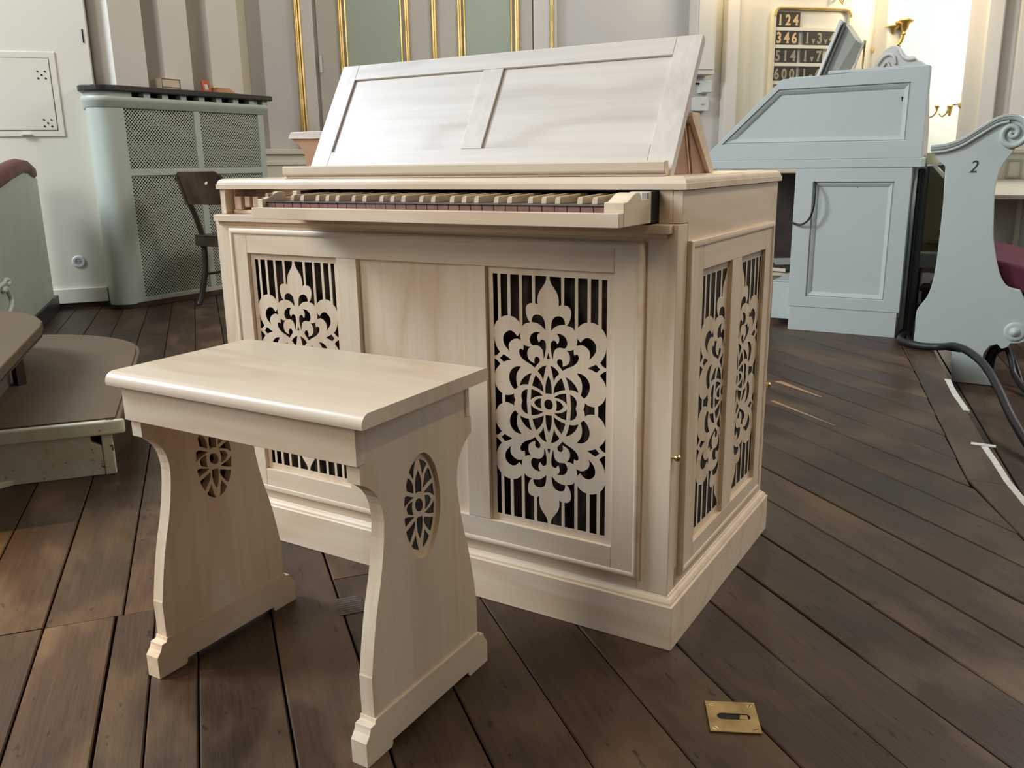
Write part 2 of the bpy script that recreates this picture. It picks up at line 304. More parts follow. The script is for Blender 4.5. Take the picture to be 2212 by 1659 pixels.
FRET = {'h1':[(0.027,1.0),(0.228,1.001),(0.23,0.79),(0.185,0.779),(0.187,0.821),(0.174,0.855),(0.149,0.883),(0.113,0.907),(0.076,0.931),(0.051,0.949),(0.033,0.974)],'h2':[(0.283,1.001),(0.462,1.001),(0.462,0.6),(0.432,0.619),(0.381,0.63),(0.32,0.637),(0.36,0.658),(0.385,0.688),(0.397,0.714),(0.399,0.745),(0.381,0.767),(0.352,0.78),(0.316,0.787),(0.281,0.787)],'h3':[(0.517,1.001),(0.675,1.002),(0.676,0.673),(0.625,0.668),(0.575,0.655),(0.54,0.64),(0.517,0.626)],'h4':[(0.731,1.001),(0.857,1.001),(0.857,0.659),(0.815,0.668),(0.773,0.674),(0.731,0.676)],'h5':[(0.912,1.002),(0.999,1.003),(0.998,0.57),(0.969,0.604),(0.941,0.624),(0.913,0.636)],'h6':[(0.047,0.586),(0.055,0.636),(0.074,0.669),(0.111,0.692),(0.17,0.703),(0.229,0.701),(0.272,0.687),(0.291,0.665),(0.296,0.641),(0.243,0.639),(0.177,0.632),(0.118,0.616),(0.077,0.598)],'h7':[(0.133,0.567),(0.214,0.567),(0.265,0.558),(0.309,0.54),(0.327,0.522),(0.337,0.503),(0.323,0.477),(0.287,0.459),(0.243,0.46),(0.191,0.461),(0.147,0.452),(0.113,0.436),(0.094,0.414),(0.087,0.384),(0.084,0.36),(0.068,0.376),(0.053,0.412),(0.041,0.45),(0.043,0.483),(0.058,0.502),(0.095,0.513),(0.128,0.51),(0.151,0.495),(0.165,0.487),(0.188,0.506),(0.193,0.532),(0.18,0.551),(0.162,0.56)],'h8':[(0.312,0.445),(0.375,0.447),(0.411,0.451),(0.447,0.461),(0.446,0.437),(0.455,0.413),(0.495,0.422),(0.524,0.416),(0.534,0.399),(0.524,0.379),(0.499,0.358),(0.455,0.338),(0.39,0.32),(0.331,0.307),(0.287,0.295),(0.25,0.282),(0.22,0.3),(0.183,0.319),(0.157,0.334),(0.153,0.351),(0.168,0.366),(0.198,0.373),(0.228,0.371),(0.25,0.357),(0.255,0.339),(0.25,0.316),(0.294,0.325),(0.338,0.337),(0.368,0.355),(0.378,0.375),(0.378,0.401),(0.364,0.423),(0.338,0.438)],'h9':[(0.499,0.555),(0.519,0.54),(0.562,0.518),(0.591,0.535),(0.626,0.55),(0.669,0.558),(0.711,0.558),(0.754,0.547),(0.796,0.53),(0.822,0.506),(0.827,0.481),(0.816,0.455),(0.784,0.428),(0.749,0.41),(0.707,0.387),(0.721,0.415),(0.724,0.437),(0.709,0.459),(0.677,0.477),(0.634,0.491),(0.584,0.499),(0.534,0.496),(0.49,0.489),(0.501,0.504),(0.506,0.527)],'h10':[(0.997,0.5),(0.998,0.341),(0.962,0.347),(0.919,0.364),(0.89,0.38),(0.926,0.399),(0.96,0.43),(0.984,0.46)],'h11':[(0.679,0.326),(0.75,0.344),(0.824,0.361),(0.857,0.345),(0.898,0.329),(0.864,0.316),(0.831,0.301),(0.758,0.314)],'h12':[(0.999,0.32),(0.999,0.195),(0.979,0.223),(0.943,0.25),(0.888,0.28),(0.921,0.298),(0.963,0.313)],'h13':[(0.499,0.278),(0.565,0.277),(0.622,0.267),(0.673,0.247),(0.706,0.223),(0.723,0.195),(0.721,0.162),(0.7,0.131),(0.668,0.106),(0.621,0.085),(0.566,0.108),(0.584,0.141),(0.591,0.177),(0.58,0.213),(0.558,0.238),(0.528,0.259)],'x14':[(-0.003,0.415),(0.03,0.364),(-0.004,0.363)],'h15':[(0.034,0.313),(0.079,0.307),(0.123,0.295),(0.168,0.276),(0.192,0.257),(0.153,0.238),(0.123,0.22),(0.096,0.187),(0.085,0.215),(0.071,0.247),(0.052,0.286)],'x16':[(-0.003,0.233),(0.025,0.208),(0.044,0.176),(0.056,0.136),(0.058,0.086),(-0.003,0.09)],'h17':[(0.231,0.226),(0.257,0.198),(0.279,0.169),(0.3,0.135),(0.242,0.127),(0.175,0.115),(0.088,0.094),(0.096,0.128),(0.122,0.163),(0.168,0.196)],'h18':[(0.301,0.238),(0.368,0.225),(0.427,0.204),(0.478,0.177),(0.511,0.15),(0.531,0.121),(0.478,0.133),(0.427,0.138),(0.368,0.138),(0.353,0.17),(0.331,0.205)],'h19':[(0.099,0.063),(0.144,0.081),(0.212,0.097),(0.313,0.108),(0.32,0.065),(0.328,0.017),(0.287,0.036),(0.227,0.051),(0.159,0.06)],'z20':[(0.383,0.104),(0.435,0.094),(0.475,0.078),(0.501,0.053),(0.502,0.033),(0.483,0.008),(0.398,0.003)],'z21':[(0.128,0.042),(0.174,0.039),(0.219,0.028),(0.249,0.014),(0.262,0.004),(0.143,-0.0),(0.139,0.02)],'z22':[(0.639,0.053),(0.683,0.04),(0.748,0.032),(0.807,0.031),(0.808,0.006),(0.614,0.006),(0.634,0.025)],'z23':[(0.997,0.127),(0.968,0.092),(0.926,0.063),(0.863,0.041),(0.865,0.006),(0.995,0.007)]}
OVAL = {'f1':[(-0.0013,0.4412),(-0.0135,0.4341),(-0.0204,0.4254),(-0.0139,0.417),(-0.0094,0.4086),(-0.0074,0.4195),(-0.0044,0.4312)],'f2':[(0.0078,0.4412),(0.0212,0.4348),(0.0281,0.4256),(0.0201,0.4176),(0.0148,0.4082),(0.012,0.4225)],'f3':[(0.0037,0.4217),(-0.0035,0.4101),(-0.0054,0.3968),(-0.0044,0.3842),(0.003,0.3852),(0.0106,0.3831),(0.0116,0.3969),(0.0093,0.4094)],'f4':[(-0.0249,0.4189),(-0.0286,0.4104),(-0.027,0.3961),(-0.0097,0.3866),(-0.0099,0.3972),(-0.0144,0.4091)],'f5':[(0.0315,0.4193),(0.0374,0.4085),(0.0405,0.3968),(0.0278,0.3927),(0.0139,0.3867),(0.0168,0.3964),(0.0204,0.4081),(0.0255,0.4141)],'f6':[(0.0419,0.3885),(0.0443,0.3655),(0.0323,0.3744),(0.0147,0.3799),(0.0253,0.384),(0.0332,0.3873)],'f7':[(-0.0364,0.3879),(-0.0275,0.3884),(-0.0093,0.3801),(-0.0213,0.3767),(-0.0323,0.3726),(-0.0379,0.3688)],'f8':[(-0.0132,0.3756),(-0.0251,0.3734),(-0.0295,0.3669),(-0.0271,0.3579),(-0.0131,0.3515),(-0.015,0.3639)],'f10':[(0.0181,0.3746),(0.0293,0.3713),(0.0354,0.3625),(0.0311,0.3556),(0.0212,0.3502),(0.0179,0.352),(0.0198,0.3633)],'f11':[(0.0444,0.3581),(0.0424,0.3357),(0.03,0.3391),(0.0162,0.346),(0.0229,0.3477),(0.0347,0.3519)],'f12':[(-0.0383,0.3516),(-0.0318,0.3544),(-0.0089,0.3475),(-0.0219,0.343),(-0.0358,0.3378)],'f13':[(-0.0084,0.3414),(-0.0101,0.3302),(-0.0173,0.3188),(-0.0254,0.3077),(-0.0324,0.3224),(-0.0336,0.3311),(-0.0207,0.3355)],'f14':[(-0.0045,0.3436),(0.0103,0.3428),(0.0104,0.3307),(0.0075,0.3162),(0.0021,0.3051),(-0.0035,0.3181),(-0.0051,0.3307)],'f15':[(0.0148,0.3393),(0.04,0.3293),(0.0374,0.3181),(0.0314,0.3069),(0.021,0.3182),(0.0133,0.332)],'f16':[(-0.0091,0.3179),(-0.0065,0.3025),(-0.0021,0.285),(-0.0146,0.2925),(-0.0213,0.3013),(-0.0153,0.3084)],'f17':[(0.0143,0.3184),(0.0204,0.3099),(0.0271,0.3),(0.0173,0.2917),(0.007,0.2855),(0.0103,0.3006)],'f9':[(0.0133,0.3596),(0.0122,0.3557),(0.0097,0.3529),(0.0062,0.3517),(0.0022,0.3524),(-0.0017,0.3546),(-0.0049,0.3582),(-0.0068,0.3626),(-0.0073,0.367),(-0.0062,0.3709),(-0.0038,0.3737),(-0.0003,0.3749),(0.0037,0.3743),(0.0076,0.3721),(0.0108,0.3685),(0.0128,0.3641)]}
# ------------------------------------------------------------------ floor of single planks
PA = R(-39.3); pd = Vector((math.cos(PA), math.sin(PA))); pn = Vector((-pd.y, pd.x))      # plank direction, plank normal
AP = [(-0.75, 10.8), (-0.35, 4.54), (0.10, 2.60), (0.40, 1.26), (0.62, 0.70), (1.5, -1.2), (3.2, -4.8), (3.8, -6.1)]     # inner edge of the border board
BP = [(-0.25, 4.9), (0.185, 2.86), (0.243, 2.49), (0.426, 1.655), (0.545, 1.104), (0.77, 0.60), (1.65, -1.1), (3.35, -4.7), (3.95, -6.1)]
def pclip(poly, nx, ny, c):
    """keep nx*x+ny*y <= c"""
    out = []
    for i in range(len(poly)):
        a, b = poly[i], poly[(i+1) % len(poly)]; da = nx*a[0]+ny*a[1]-c; db = nx*b[0]+ny*b[1]-c
        if da <= 0: out.append(a)
        if da * db < 0:
            t = da/(da-db); out.append((a[0]+(b[0]-a[0])*t, a[1]+(b[1]-a[1])*t))
    return out
floor = box('floor', dark, (-9.5, -6.5, -0.22), (6.0, 12.0, -0.20)); struct(floor)
def to_local(p): v = Vector(p); return (v.dot(pd), v.dot(pn))
def plank(poly, z=0.0, th=0.022, ang=PA, name='plank'):
    d = Vector((math.cos(ang), math.sin(ang))); n = Vector((-d.y, d.x))
    cx = sum(p[0] for p in poly)/len(poly); cy = sum(p[1] for p in poly)/len(poly)
    loc = [((p[0]-cx)*d.x+(p[1]-cy)*d.y, (p[0]-cx)*n.x+(p[1]-cy)*n.y) for p in poly]
    ins = []
    for x, y in loc:
        l = math.hypot(x, y); k = max(0, 1 - 0.0025/abs(y)) if abs(y) > 0.01 else 1
        ins.append((x, y*k))
    mb = MB(); mb.loops([[(x, y, -th) for x, y in loc], [(x, y, -0.0022) for x, y in loc], [(x, y, 0) for x, y in ins]], True, True)
    o = mb.build(name, plank_m, floor); o.location = (cx, cy, z + random.uniform(-0.0006, 0.0006)); o.rotation_euler = (0, 0, ang); return o
def wcoord(s, t): return (pd.x*s + pn.x*t, pd.y*s + pn.y*t)
offs = [-1.866, -1.719, -1.57, -1.42, -1.272, -1.123, -0.977, -0.832, -0.69, -0.55, -0.41, -0.268, -0.123, 0.024, 0.173, 0.317, 0.467, 0.618, 0.760, 0.900, 1.04]
while offs[-1] < 4.6: offs.append(offs[-1] + 0.148)
while offs[0] > -4.2: offs.insert(0, offs[0] - 0.148)
for i in range(len(offs)-1):
    t0, t1 = offs[i] + 0.0011 + random.uniform(0, .0012), offs[i+1] - 0.0011 - random.uniform(0, .0012)
    tm = (t0+t1)/2
    cuts = [-7.2, 4.6]
    if t1 < -0.3:
        cuts = [-7.2, -0.522, 4.6]
        if tm < -1.9: cuts = [-7.2, -2.4, 1.2, 4.6]
    elif t1 < 1.2 and i % 3 == 0: cuts = [-7.2, -1.9 - 0.4*(i % 2), 4.6]
    elif t1 > 1.2 and i % 2 == 0: cuts = [-7.2, -3.4, 4.6]
    for a, b in zip(cuts, cuts[1:]):
        a += 0.001; b -= 0.001
        parts = [(t0, t1)]
        if cuts[1] == -0.522 and a > -0.53 and offs[i] == -0.977: parts = [(t0 - 0.012, -0.9155), (-0.9125, t1)]
        if cuts[1] == -0.522 and a > -0.53 and offs[i] == -1.123: parts = [(t0, -0.9925)]
        for q0, q1 in parts:
            poly = [wcoord(a, q0), wcoord(b, q0), wcoord(b, q1), wcoord(a, q1)]
            for (ax, ay), (bx_, by_) in zip(AP, AP[1:]):          # cut at the border board
                # crossing of the plank middle line with this edge
                lm = [wcoord(-8, (q0+q1)/2), wcoord(9, (q0+q1)/2)]
                ex, ey = bx_-ax, by_-ay; nx, ny = -ey, ex; nx, ny = (nx, ny) if nx > 0 else (-nx, -ny); c = nx*ax+ny*ay
                fa = nx*lm[0][0]+ny*lm[0][1]-c; fb = nx*lm[1][0]+ny*lm[1][1]-c
                if fa*fb < 0:
                    u = fa/(fa-fb); yy = lm[0][1]+(lm[1][1]-lm[0][1])*u
                    if min(ay, by_) <= yy <= max(ay, by_):
                        ln = math.hypot(nx, ny); poly = pclip(poly, nx/ln, ny/ln, c/ln - 0.003); break
            poly = pclip(poly, 0, 1, 10.6)
            poly = pclip(poly, -1, 0, 9.0)
            if len(poly) >= 3: plank(poly)
# border boards along the step, one beside each bend
bord = [((0.10, 2.60), (0.243, 2.49)), ((0.40, 1.26), (0.51, 1.26)), ((0.62, 0.70), (0.725, 0.70)), ((1.5, -1.2), (1.69, -1.2)), ((3.2, -4.8), (3.38, -4.8))]
prev = ((-0.35, 4.54), (-0.16, 4.54))
for a, b in bord:
    poly = [prev[0], prev[1], b, a]; poly = [(p[0] + (0.002 if k in (0, 3) else -0.002), p[1]) for k, p in enumerate(poly)]
    plank(poly, ang=math.atan2(a[1]-prev[0][1], a[0]-prev[0][0])); prev = (a, b)
# subfloor under the upper level with its dark riser
MB().prism([(-9, 10.6), (-9, -6.4), (3.8, -6.1), (3.34, -4.8), (1.66, -1.2), (0.695, 0.70), (0.50, 1.26), (0.232, 2.48), (-0.18, 4.54), (-0.18, 10.6)], 'xy', -0.199, -0.0225).build('subfloor', dark, floor)
# lower level boards
for k in range(24):
    x0 = 0.18 + 0.15*k
    a = R(-78); d = Vector((math.cos(a), math.sin(a))); n = Vector((-d.y, d.x)); base = Vector((0.245, 2.4)) + n*(0.150*(k - 3) + 0.002)
    p = [base - d*6.0, base + d*9, base + d*9 + n*0.146, base - d*6.0 + n*0.146]
    poly = [(q.x, q.y) for q in p]
    for (ax, ay), (bx_, by_) in [((-0.18, 4.54), (0.232, 2.48)), ((0.50, 1.26), (1.66, -1.2))]:
        ex, ey = bx_-ax, by_-ay; nx, ny = ey, -ex; nx, ny = (nx, ny) if nx < 0 else (-nx, -ny); ln = math.hypot(nx, ny)
        poly = pclip(poly, nx/ln, ny/ln, (nx*ax+ny*ay)/ln)
    poly = pclip(poly, 0, 1, 7.9); poly = pclip(poly, 1, 0, 5.0); poly = pclip(poly, 0, -1, 6.0)
    if len(poly) >= 3: plank(poly, z=-0.178, ang=a)
# white painted step nosing
def strip(pts, wd, z0, z1, name='painted_nosing'):
    L, Rr = [], []
    for i, p in enumerate(pts):
        a = Vector(pts[max(0, i-1)]); b = Vector(pts[min(len(pts)-1, i+1)]); t = (b-a).normalized(); n = Vector((-t.y, t.x))
        q = Vector(p); jag = random.uniform(-0.0025, 0.0025); L.append(tuple(q - n*(wd/2+jag))); Rr.append(tuple(q + n*wd/2))
    return MB().prism(L + Rr[::-1], 'xy', z0, z1).build(name, chip_free, floor)
chip_free = simple('white_line_paint', (0.60, 0.60, 0.54), 0.5, var=0.12, scale=30)
strip([(0.238, 2.49), (0.262, 2.36), (0.288, 2.24), (0.315, 2.13), (0.342, 2.02)], 0.022, -0.03, 0.0015)
strip([(0.425, 1.60), (0.46, 1.46), (0.50, 1.29), (0.57, 1.06), (0.66, 0.84), (0.76, 0.62)], 0.018, -0.03, 0.0015)
box('painted_nosing', chip_free, (0.385, 1.605, 0), (0.455, 1.63, 0.0015), floor)
# inset block patched into the boards, with grooves across
pb = MB(Matrix.Translation((-0.640, -0.163, 0)) @ Matrix.Rotation(R(-39.3), 4, 'Z'))
for k in range(8): pb.box(-0.036 + 0.0092*k, -0.027, 0.0, -0.036 + 0.0092*k + 0.0078, 0.027, 0.0016)
pbo = pb.build('inset_block', simple('grey_brown_patch', (0.10, 0.075, 0.06), 0.6, var=0.3, scale=60), floor)

# ------------------------------------------------------------------ walls
def wallseg(name, p0, p1, mat, z0=-0.2, z1=6.0, th=0.12, side=1):
    a, b = Vector(p0), Vector(p1); d = (b-a).normalized(); n = Vector((-d.y, d.x))*side*th
    return struct(MB().prism([tuple(a), tuple(b), tuple(b+n), tuple(a+n)], 'xy', z0, z1).build(name, mat))
cw0 = Vector((-5.0, 1.93)); cd = Vector((math.cos(R(50.7)), math.sin(R(50.7)))); cn = Vector((cd.y, -cd.x))
def CW(t, o=0.0): v = cw0 + cd*t + cn*o; return (v.x, v.y)
wallseg('wall_left', CW(-3.4), CW(0.372), cream, side=1)
# sunk hatch panel in that wall: frame, door, vent holes, grip
TC = Matrix.Translation((cw0.x, cw0.y, 0)) @ Matrix.Rotation(R(50.7), 4, 'Z')      # local x along wall, -y into the room
h = empty('wall_hatch', (CW(-0.2, 0.01)[0], CW(-0.2, 0.01)[1], 1.1), 'flush cream wall hatch with two clusters of vent holes', 'hatch')
hb = MB(TC); hb.rectring(-1.0, 1.095, 0.175, 1.60, [(0, 0.0), (0, -0.005), (0.003, -0.007), (0.034, -0.007), (0.037, -0.002)], lambda u, v, k: (u, k, v), False, False); hb.build('frame', cream, h, smooth=30)
box('door_leaf', cream, (-0.96, -0.0105, 1.135), (0.135, 0.0, 1.56), h, 0.002, TC)
for cz, cx in ((1.464, 0.087), (1.177, 0.086)):
    for dx, dz in ((0, 0), (-.021, .02), (.021, .02), (-.021, -.02), (.021, -.02)):
        MB(TC).lathe([(0.0058, 0), (0.0058, 0.0022)], (cx+dx, -0.0105, cz+dz), (0, -1, 0), 10).build('vent_hole', dark, h)
box('grip', white_plastic, (-0.075, -0.024, 1.105), (-0.015, -0.010, 1.114), h, 0.001, TC)
struct(box('baseboard_left', cream, (-3.4, -0.02, 0.035), (0.30, 0.0, 0.13), None, 0.003, TC))
struct(box('baseboard_left_dark', dark_wood, (-3.4, -0.012, 0.0), (0.372, 0.0, 0.035), None, 0, TC))
# round socket
so = empty('wall_socket', (CW(0.15, 0)[0], CW(0.15, 0)[1], 0.304), 'round white wall socket above the cream baseboard', 'socket')
MB(TC).lathe([(0.040, 0), (0.040, 0.004), (0.034, 0.008), (0.022, 0.008), (0.021, 0.003)], (0.15, 0, 0.304), (0, -1, 0), 28).build('cover_ring', white_plastic, so, smooth=30)
MB(TC).lathe([(0.019, 0), (0.019, 0.006)], (0.15, 0, 0.304), (0, -1, 0), 20).build('insert', simple('socket_grey', (0.42, 0.42, 0.38), 0.5), so)
for dx in (-0.0095, 0.0095): MB(TC).lathe([(0.003, 0), (0.003, 0.0068)], (0.15+dx, 0, 0.304), (0, -1, 0), 8).build('contact_hole', dark, so)
# fluted wall behind the radiator, narrow box ribs
struct(box('wall_fluted', simple('tan_recess_paint', (0.58, 0.52, 0.40), 0.6, var=0.02, scale=2), (-5.05, 2.1, -0.2), (-4.90, 4.05, 6.0)))  # tan shade between the ribs is put into the wall colour
for k, (y0, y1) in enumerate([(2.34, 2.585), (2.72, 2.95), (3.12, 3.40)]):
    r_ = MB(); r_.prism([(-4.90, y0-0.04), (-4.70, y0), (-4.70, y1), (-4.90, y1)], 'xy', -0.05, 6.0)
    struct(r_.build('trim_%d' % (k+1), stone_white, None, 0.004))
r_ = MB(); r_.prism([(-4.90, 3.66), (-4.80, 3.72), (-4.80, 4.06), (-4.90, 4.06)], 'xy', -0.05, 6.0); struct(r_.build('trim_5', grey_wall, None, 0.004))
# dark slit on the first rib edge
struct(box('trim_6', dark, (0.345, -0.004, 1.66), (0.352, 0.0, 1.74), None, 0, TC))
# base block right of the radiator
struct(MB().box(-4.90, 3.46, -0.05, -4.60, 3.95, 0.98).box(-4.90, 3.44, 0.98, -4.57, 3.97, 1.02).box(-4.90, 3.44, 0.90, -4.585, 3.96, 0.93).build('trim_7', cream, None, 0.004))

# back wall (45 degrees): gilded panelled door, loudspeaker, hymn board
TB = Matrix.Translation((-4.9, 4.0, 0)) @ Matrix.Rotation(R(45), 4, 'Z')          # local x = t, -y into the room
struct(box('wall_back', grey_wall, (-0.15, 0.0, -0.2), (5.55, 0.15, 6.0), None, 0, TB))
struct(box('trim_8', stone_white, (0.09, -0.05, 0), (0.27, 0.0, 6.0), None, 0.006, TB))
struct(MB(TB).tube([(0.14, -0.06, 0.3), (0.14, -0.06, 5.8)], 0.017, 10).build('trim_9', gold, None, smooth=40))
struct(MB(TB).tube([(0.168, -0.056, 0.3), (0.168, -0.056, 5.8)], 0.008, 8).build('trim_10', gold, None, smooth=40))
struct(box('trim_11', stone_white, (2.10, -0.05, 0), (2.30, 0.0, 6.0), None, 0.006, TB))
struct(MB(TB).tube([(2.25, -0.056, 0.3), (2.25, -0.056, 5.8)], 0.013, 10).build('trim_12', gold, None, smooth=40))
dr = empty('door_1', TB @ Vector((1.2, 0, 0)), None, None); dr['kind'] = 'structure'
def leaf(x0, x1):
    l = box('door_leaf', door_beige, (x0, -0.03, 0.02), (x1, 0.0, 5.2), dr, 0.003, TB)
    return l
l1 = leaf(0.30, 1.225); l2 = leaf(1.245, 2.09)
def gpanel(leafo, x0, x1, mat):
    box('panel', mat, (x0, -0.036, 0.6), (x1, -0.030, 4.6), leafo, 0, TB)
    for xx, rr in ((x0-0.045, 0.019), (x1+0.055, 0.019)): MB(TB).tube([(xx, -0.034, 0.5), (xx, -0.034, 4.7)], rr, 10).build('gilt_bead', gold, leafo, smooth=40)
    for xx, rr in ((x0-0.004, 0.007), (x1+0.008, 0.007)): MB(TB).tube([(xx, -0.037, 0.58), (xx, -0.037, 4.62)], rr, 8).build('gilt_fillet', gold, leafo, smooth=40)
    for zz in (0.5, 4.7): MB(TB).tube([(x0-0.045, -0.034, zz), (x1+0.055, -0.034, zz)], 0.019, 10).build('gilt_bead', gold, leafo, smooth=40)
gpanel(l1, 0.532, 0.965, panel_green); gpanel(l2, 1.505, 1.895, panel_green)
MB(TB).tube([(1.245, -0.036, 0.02), (1.245, -0.036, 5.2)], 0.021, 10).build('gilt_bead', gold, l2, smooth=40)
for zz in (1.62, 0.7): MB(TB).tube([(0.31, -0.045, zz), (0.31, -0.045, zz+0.13)], 0.011, 8).build('hinge', white_plastic, l1)
struct(box('trim_13', stone_white, (3.86, -0.10, -0.05), (3.98, 0.0, 6.0), None, 0.01, TB))
struct(box('trim_14', cream, (5.40, -0.22, -0.05), (5.56, 0.15, 6.0), None, 0.02, TB))
struct(box('wall_alcove', cream, (3.98, -0.012, -0.1), (5.41, 0.002, 6.0), None, 0, TB))
sp = empty('wall_loudspeaker', TB @ Vector((3.62, 0, 1.62)), 'tall cream column loudspeaker on the back wall', 'speaker')
box('cabinet', cream, (3.535, -0.17, 1.62), (3.715, -0.0, 2.75), sp, 0.004, TB)
box('grille', stone_white, (3.55, -0.178, 1.66), (3.70, -0.170, 2.71), sp, 0.002, TB)
jb = empty('junction_box', TB @ Vector((3.70, 0, 1.47)), 'small white box below the column loudspeaker', 'junction box')
box('housing', white_plastic, (3.635, -0.09, 1.47), (3.735, 0, 1.575), jb, 0.004, TB); box('lid', white_plastic, (3.64, -0.096, 1.475), (3.73, -0.09, 1.57), jb, 0.002, TB)
box('knockout', dark, (3.60, -0.05, 1.545), (3.64, -0.03, 1.56), jb, 0, TB)
jb2 = empty('control_box', TB @ Vector((3.65, 0, 1.33)), 'rounded grey box lowest under the column loudspeaker', 'junction box')
MB(TB).prism(arc(3.70, 1.42, .018, 0, 90, 4)+arc(3.60, 1.42, .018, 90, 180, 4)+arc(3.60, 1.335, .018, 180, 270, 4)+arc(3.70, 1.335, .018, 270, 360, 4), 'xz', -0.075, 0).build('housing', white_plastic, jb2, 0.003)
MB(TB).lathe([(0.012, 0), (0.012, 0.008), (0.009, 0.010)], (3.66, -0.075, 1.38), (0, -1, 0), 14).build('dial', grey_wall, jb2)

# hymn board: rounded frame, ledges, cards
hbz = empty('hymn_board', TB @ Vector((4.7, -0.05, 1.3)), 'cream hymn board with gilded rounded top and rows of number cards', 'hymn board')
def rrect(x0, z0, x1, z1, r): return arc(x1-r, z1-r, r, 0, 90, 6)+arc(x0+r, z1-r, r, 90, 180, 6)+arc(x0+r, z0+r, r, 180, 270, 6)+arc(x1-r, z0+r, r, 270, 360, 6)
MB(TB).prism(rrect(4.335, 1.20, 5.115, 2.20, 0.055), 'xz', -0.035, -0.012).build('back_board', cream, hbz)
plate('frame', rrect(4.325, 1.19, 5.125, 2.215, 0.07), [rrect(4.352, 1.22, 5.098, 2.188, 0.05)], -0.072, -0.012, 'xz', simple('pale_gilt_cream', (0.70, 0.62, 0.44), 0.45), hbz, TB, 0.006)
MB(TB).tube([(q[0], -0.073, q[1]) for q in arc(5.05, 2.135, .062, 0, 90, 8)+arc(4.40, 2.135, .062, 90, 180, 8)], 0.009, 8).build('gilt_bead', gold, hbz, smooth=40)
rows = [2.046, 1.896, 1.742, 1.585]
for zr in rows: box('ledge', cream, (4.352, -0.062, zr-0.036), (5.098, -0.03, zr-0.006), hbz, 0.002, TB)
def digits(parent, text, x, z, size, mat, sx=1.0):
    for k, ch in enumerate(text):
        if ch == ' ': continue
        cu_ = bpy.data.curves.new('t', 'FONT'); cu_.body = ch; cu_.size = size * (1.44 if ch != 'v' else 0.85); cu_.offset = 0.0042; cu_.extrude = 0.0006; cu_.align_x = 'CENTER'
        cu_.space_character = 1.0; cu_.resolution_u = 3
        to = bpy.data.objects.new('t', cu_); col.objects.link(to); dg = bpy.context.evaluated_depsgraph_get()
        me = bpy.data.meshes.new_from_object(to.evaluated_get(dg)); col.objects.unlink(to); bpy.data.objects.remove(to)
        M_ = TB @ Matrix.Translation((x + (k+0.5)*sx, -0.0575, z)) @ Matrix.Rotation(R(90), 4, 'X') @ Matrix.Diagonal((0.86, 1, 1, 1))
        me.transform(M_); 
        if ch in '147':                                              # slab serifs at the foot of these figures
            bm = bmesh.new(); bm.from_mesh(me)
            dx = {'1': 0.010, '4': 0.010, '7': -0.006}[ch]
            bmesh.ops.create_cube(bm, size=1.0, matrix=TB @ Matrix.Translation((x+(k+0.5)*sx+dx*(0 if ch == '1' else 1), -0.0577, z+0.004)) @ Matrix.Diagonal((0.028, 0.001, 0.009, 1)))
            bm.to_mesh(me); bm.free()
        me.materials.clear(); me.materials.append(mat); me.name = 'figure'
        o = bpy.data.objects.new('figure', me); col.objects.link(o); finish(o, parent)
def card(text, x0, x1, zr, lab, mat, size=0.088, sx=None):
    c = empty('number_card', TB @ Vector(((x0+x1)/2, -0.05, zr)), lab, 'number card', 'number cards on the hymn board')
    box('card', card_dark, (x0, -0.056, zr-0.004), (x1, -0.05, zr+0.124), c, 0, TB)
    digits(c, text, x0+0.006, zr+0.012, size, mat, sx or (x1-x0-0.012)/len(text)); return c
card('124', 4.355, 4.60, rows[0], 'dark card with gilt figures 124 in the top row', card_gold)
card('346', 4.350, 4.595, rows[1], 'dark card with gilt figures 346 in the second row', card_gold)
card('1v3v4', 4.645, 4.975, rows[1], 'wide dark card reading 1v3v4 beside the 346 card', card_dull)
card('514', 4.348, 4.592, rows[2], 'dark card with figures 514 in the third row', card_dull)
card('1v7', 4.632, 4.852, rows[2], 'dark card reading 1v7 beside the 514 card', card_dull)
card('600', 4.345, 4.590, rows[3], 'half hidden dark card with figures 600 at the console top', card_dull)
card('1-6', 4.632, 4.852, rows[3], 'half hidden dark card reading 1-6 beside the 600 card', card_dull)
# shadowing lamp arm above the board
pl = empty('picture_lamp', TB @ Vector((5.0, -0.03, 2.3)), 'small brass bracket tip hanging above the hymn board', 'bracket')
MB(TB).tube([(4.97, -0.012, 2.36), (4.975, -0.06, 2.30), (5.00, -0.09, 2.245), (5.03, -0.06, 2.29), (5.05, -0.012, 2.34)], [0.005, 0.007, 0.010, 0.006, 0.004], 10).build('arm', brass, pl, smooth=60)

# alcove beyond, right hand pilasters
wallseg('wall_far', (-1.6, 10.4), (4.9, 10.4), simple('pale_blue_wall', (0.66, 0.72, 0.78), 0.6, var=0.01, scale=1), side=1)
struct(box('wall_right', stone_white, (-0.29, 8.0, -0.2), (5.0, 8.6, 6.0)))
for k, (x0, x1) in enumerate([(-0.13, -0.01), (0.12, 0.30), (0.50, 0.68)]):
    struct(MB().prism([(x0-0.03, 8.0), (x0, 7.86), (x1, 7.86), (x1+0.0, 8.0)], 'xy', -0.1, 6.0).build('trim_%d' % (15+k), stone_white, None, 0.006))
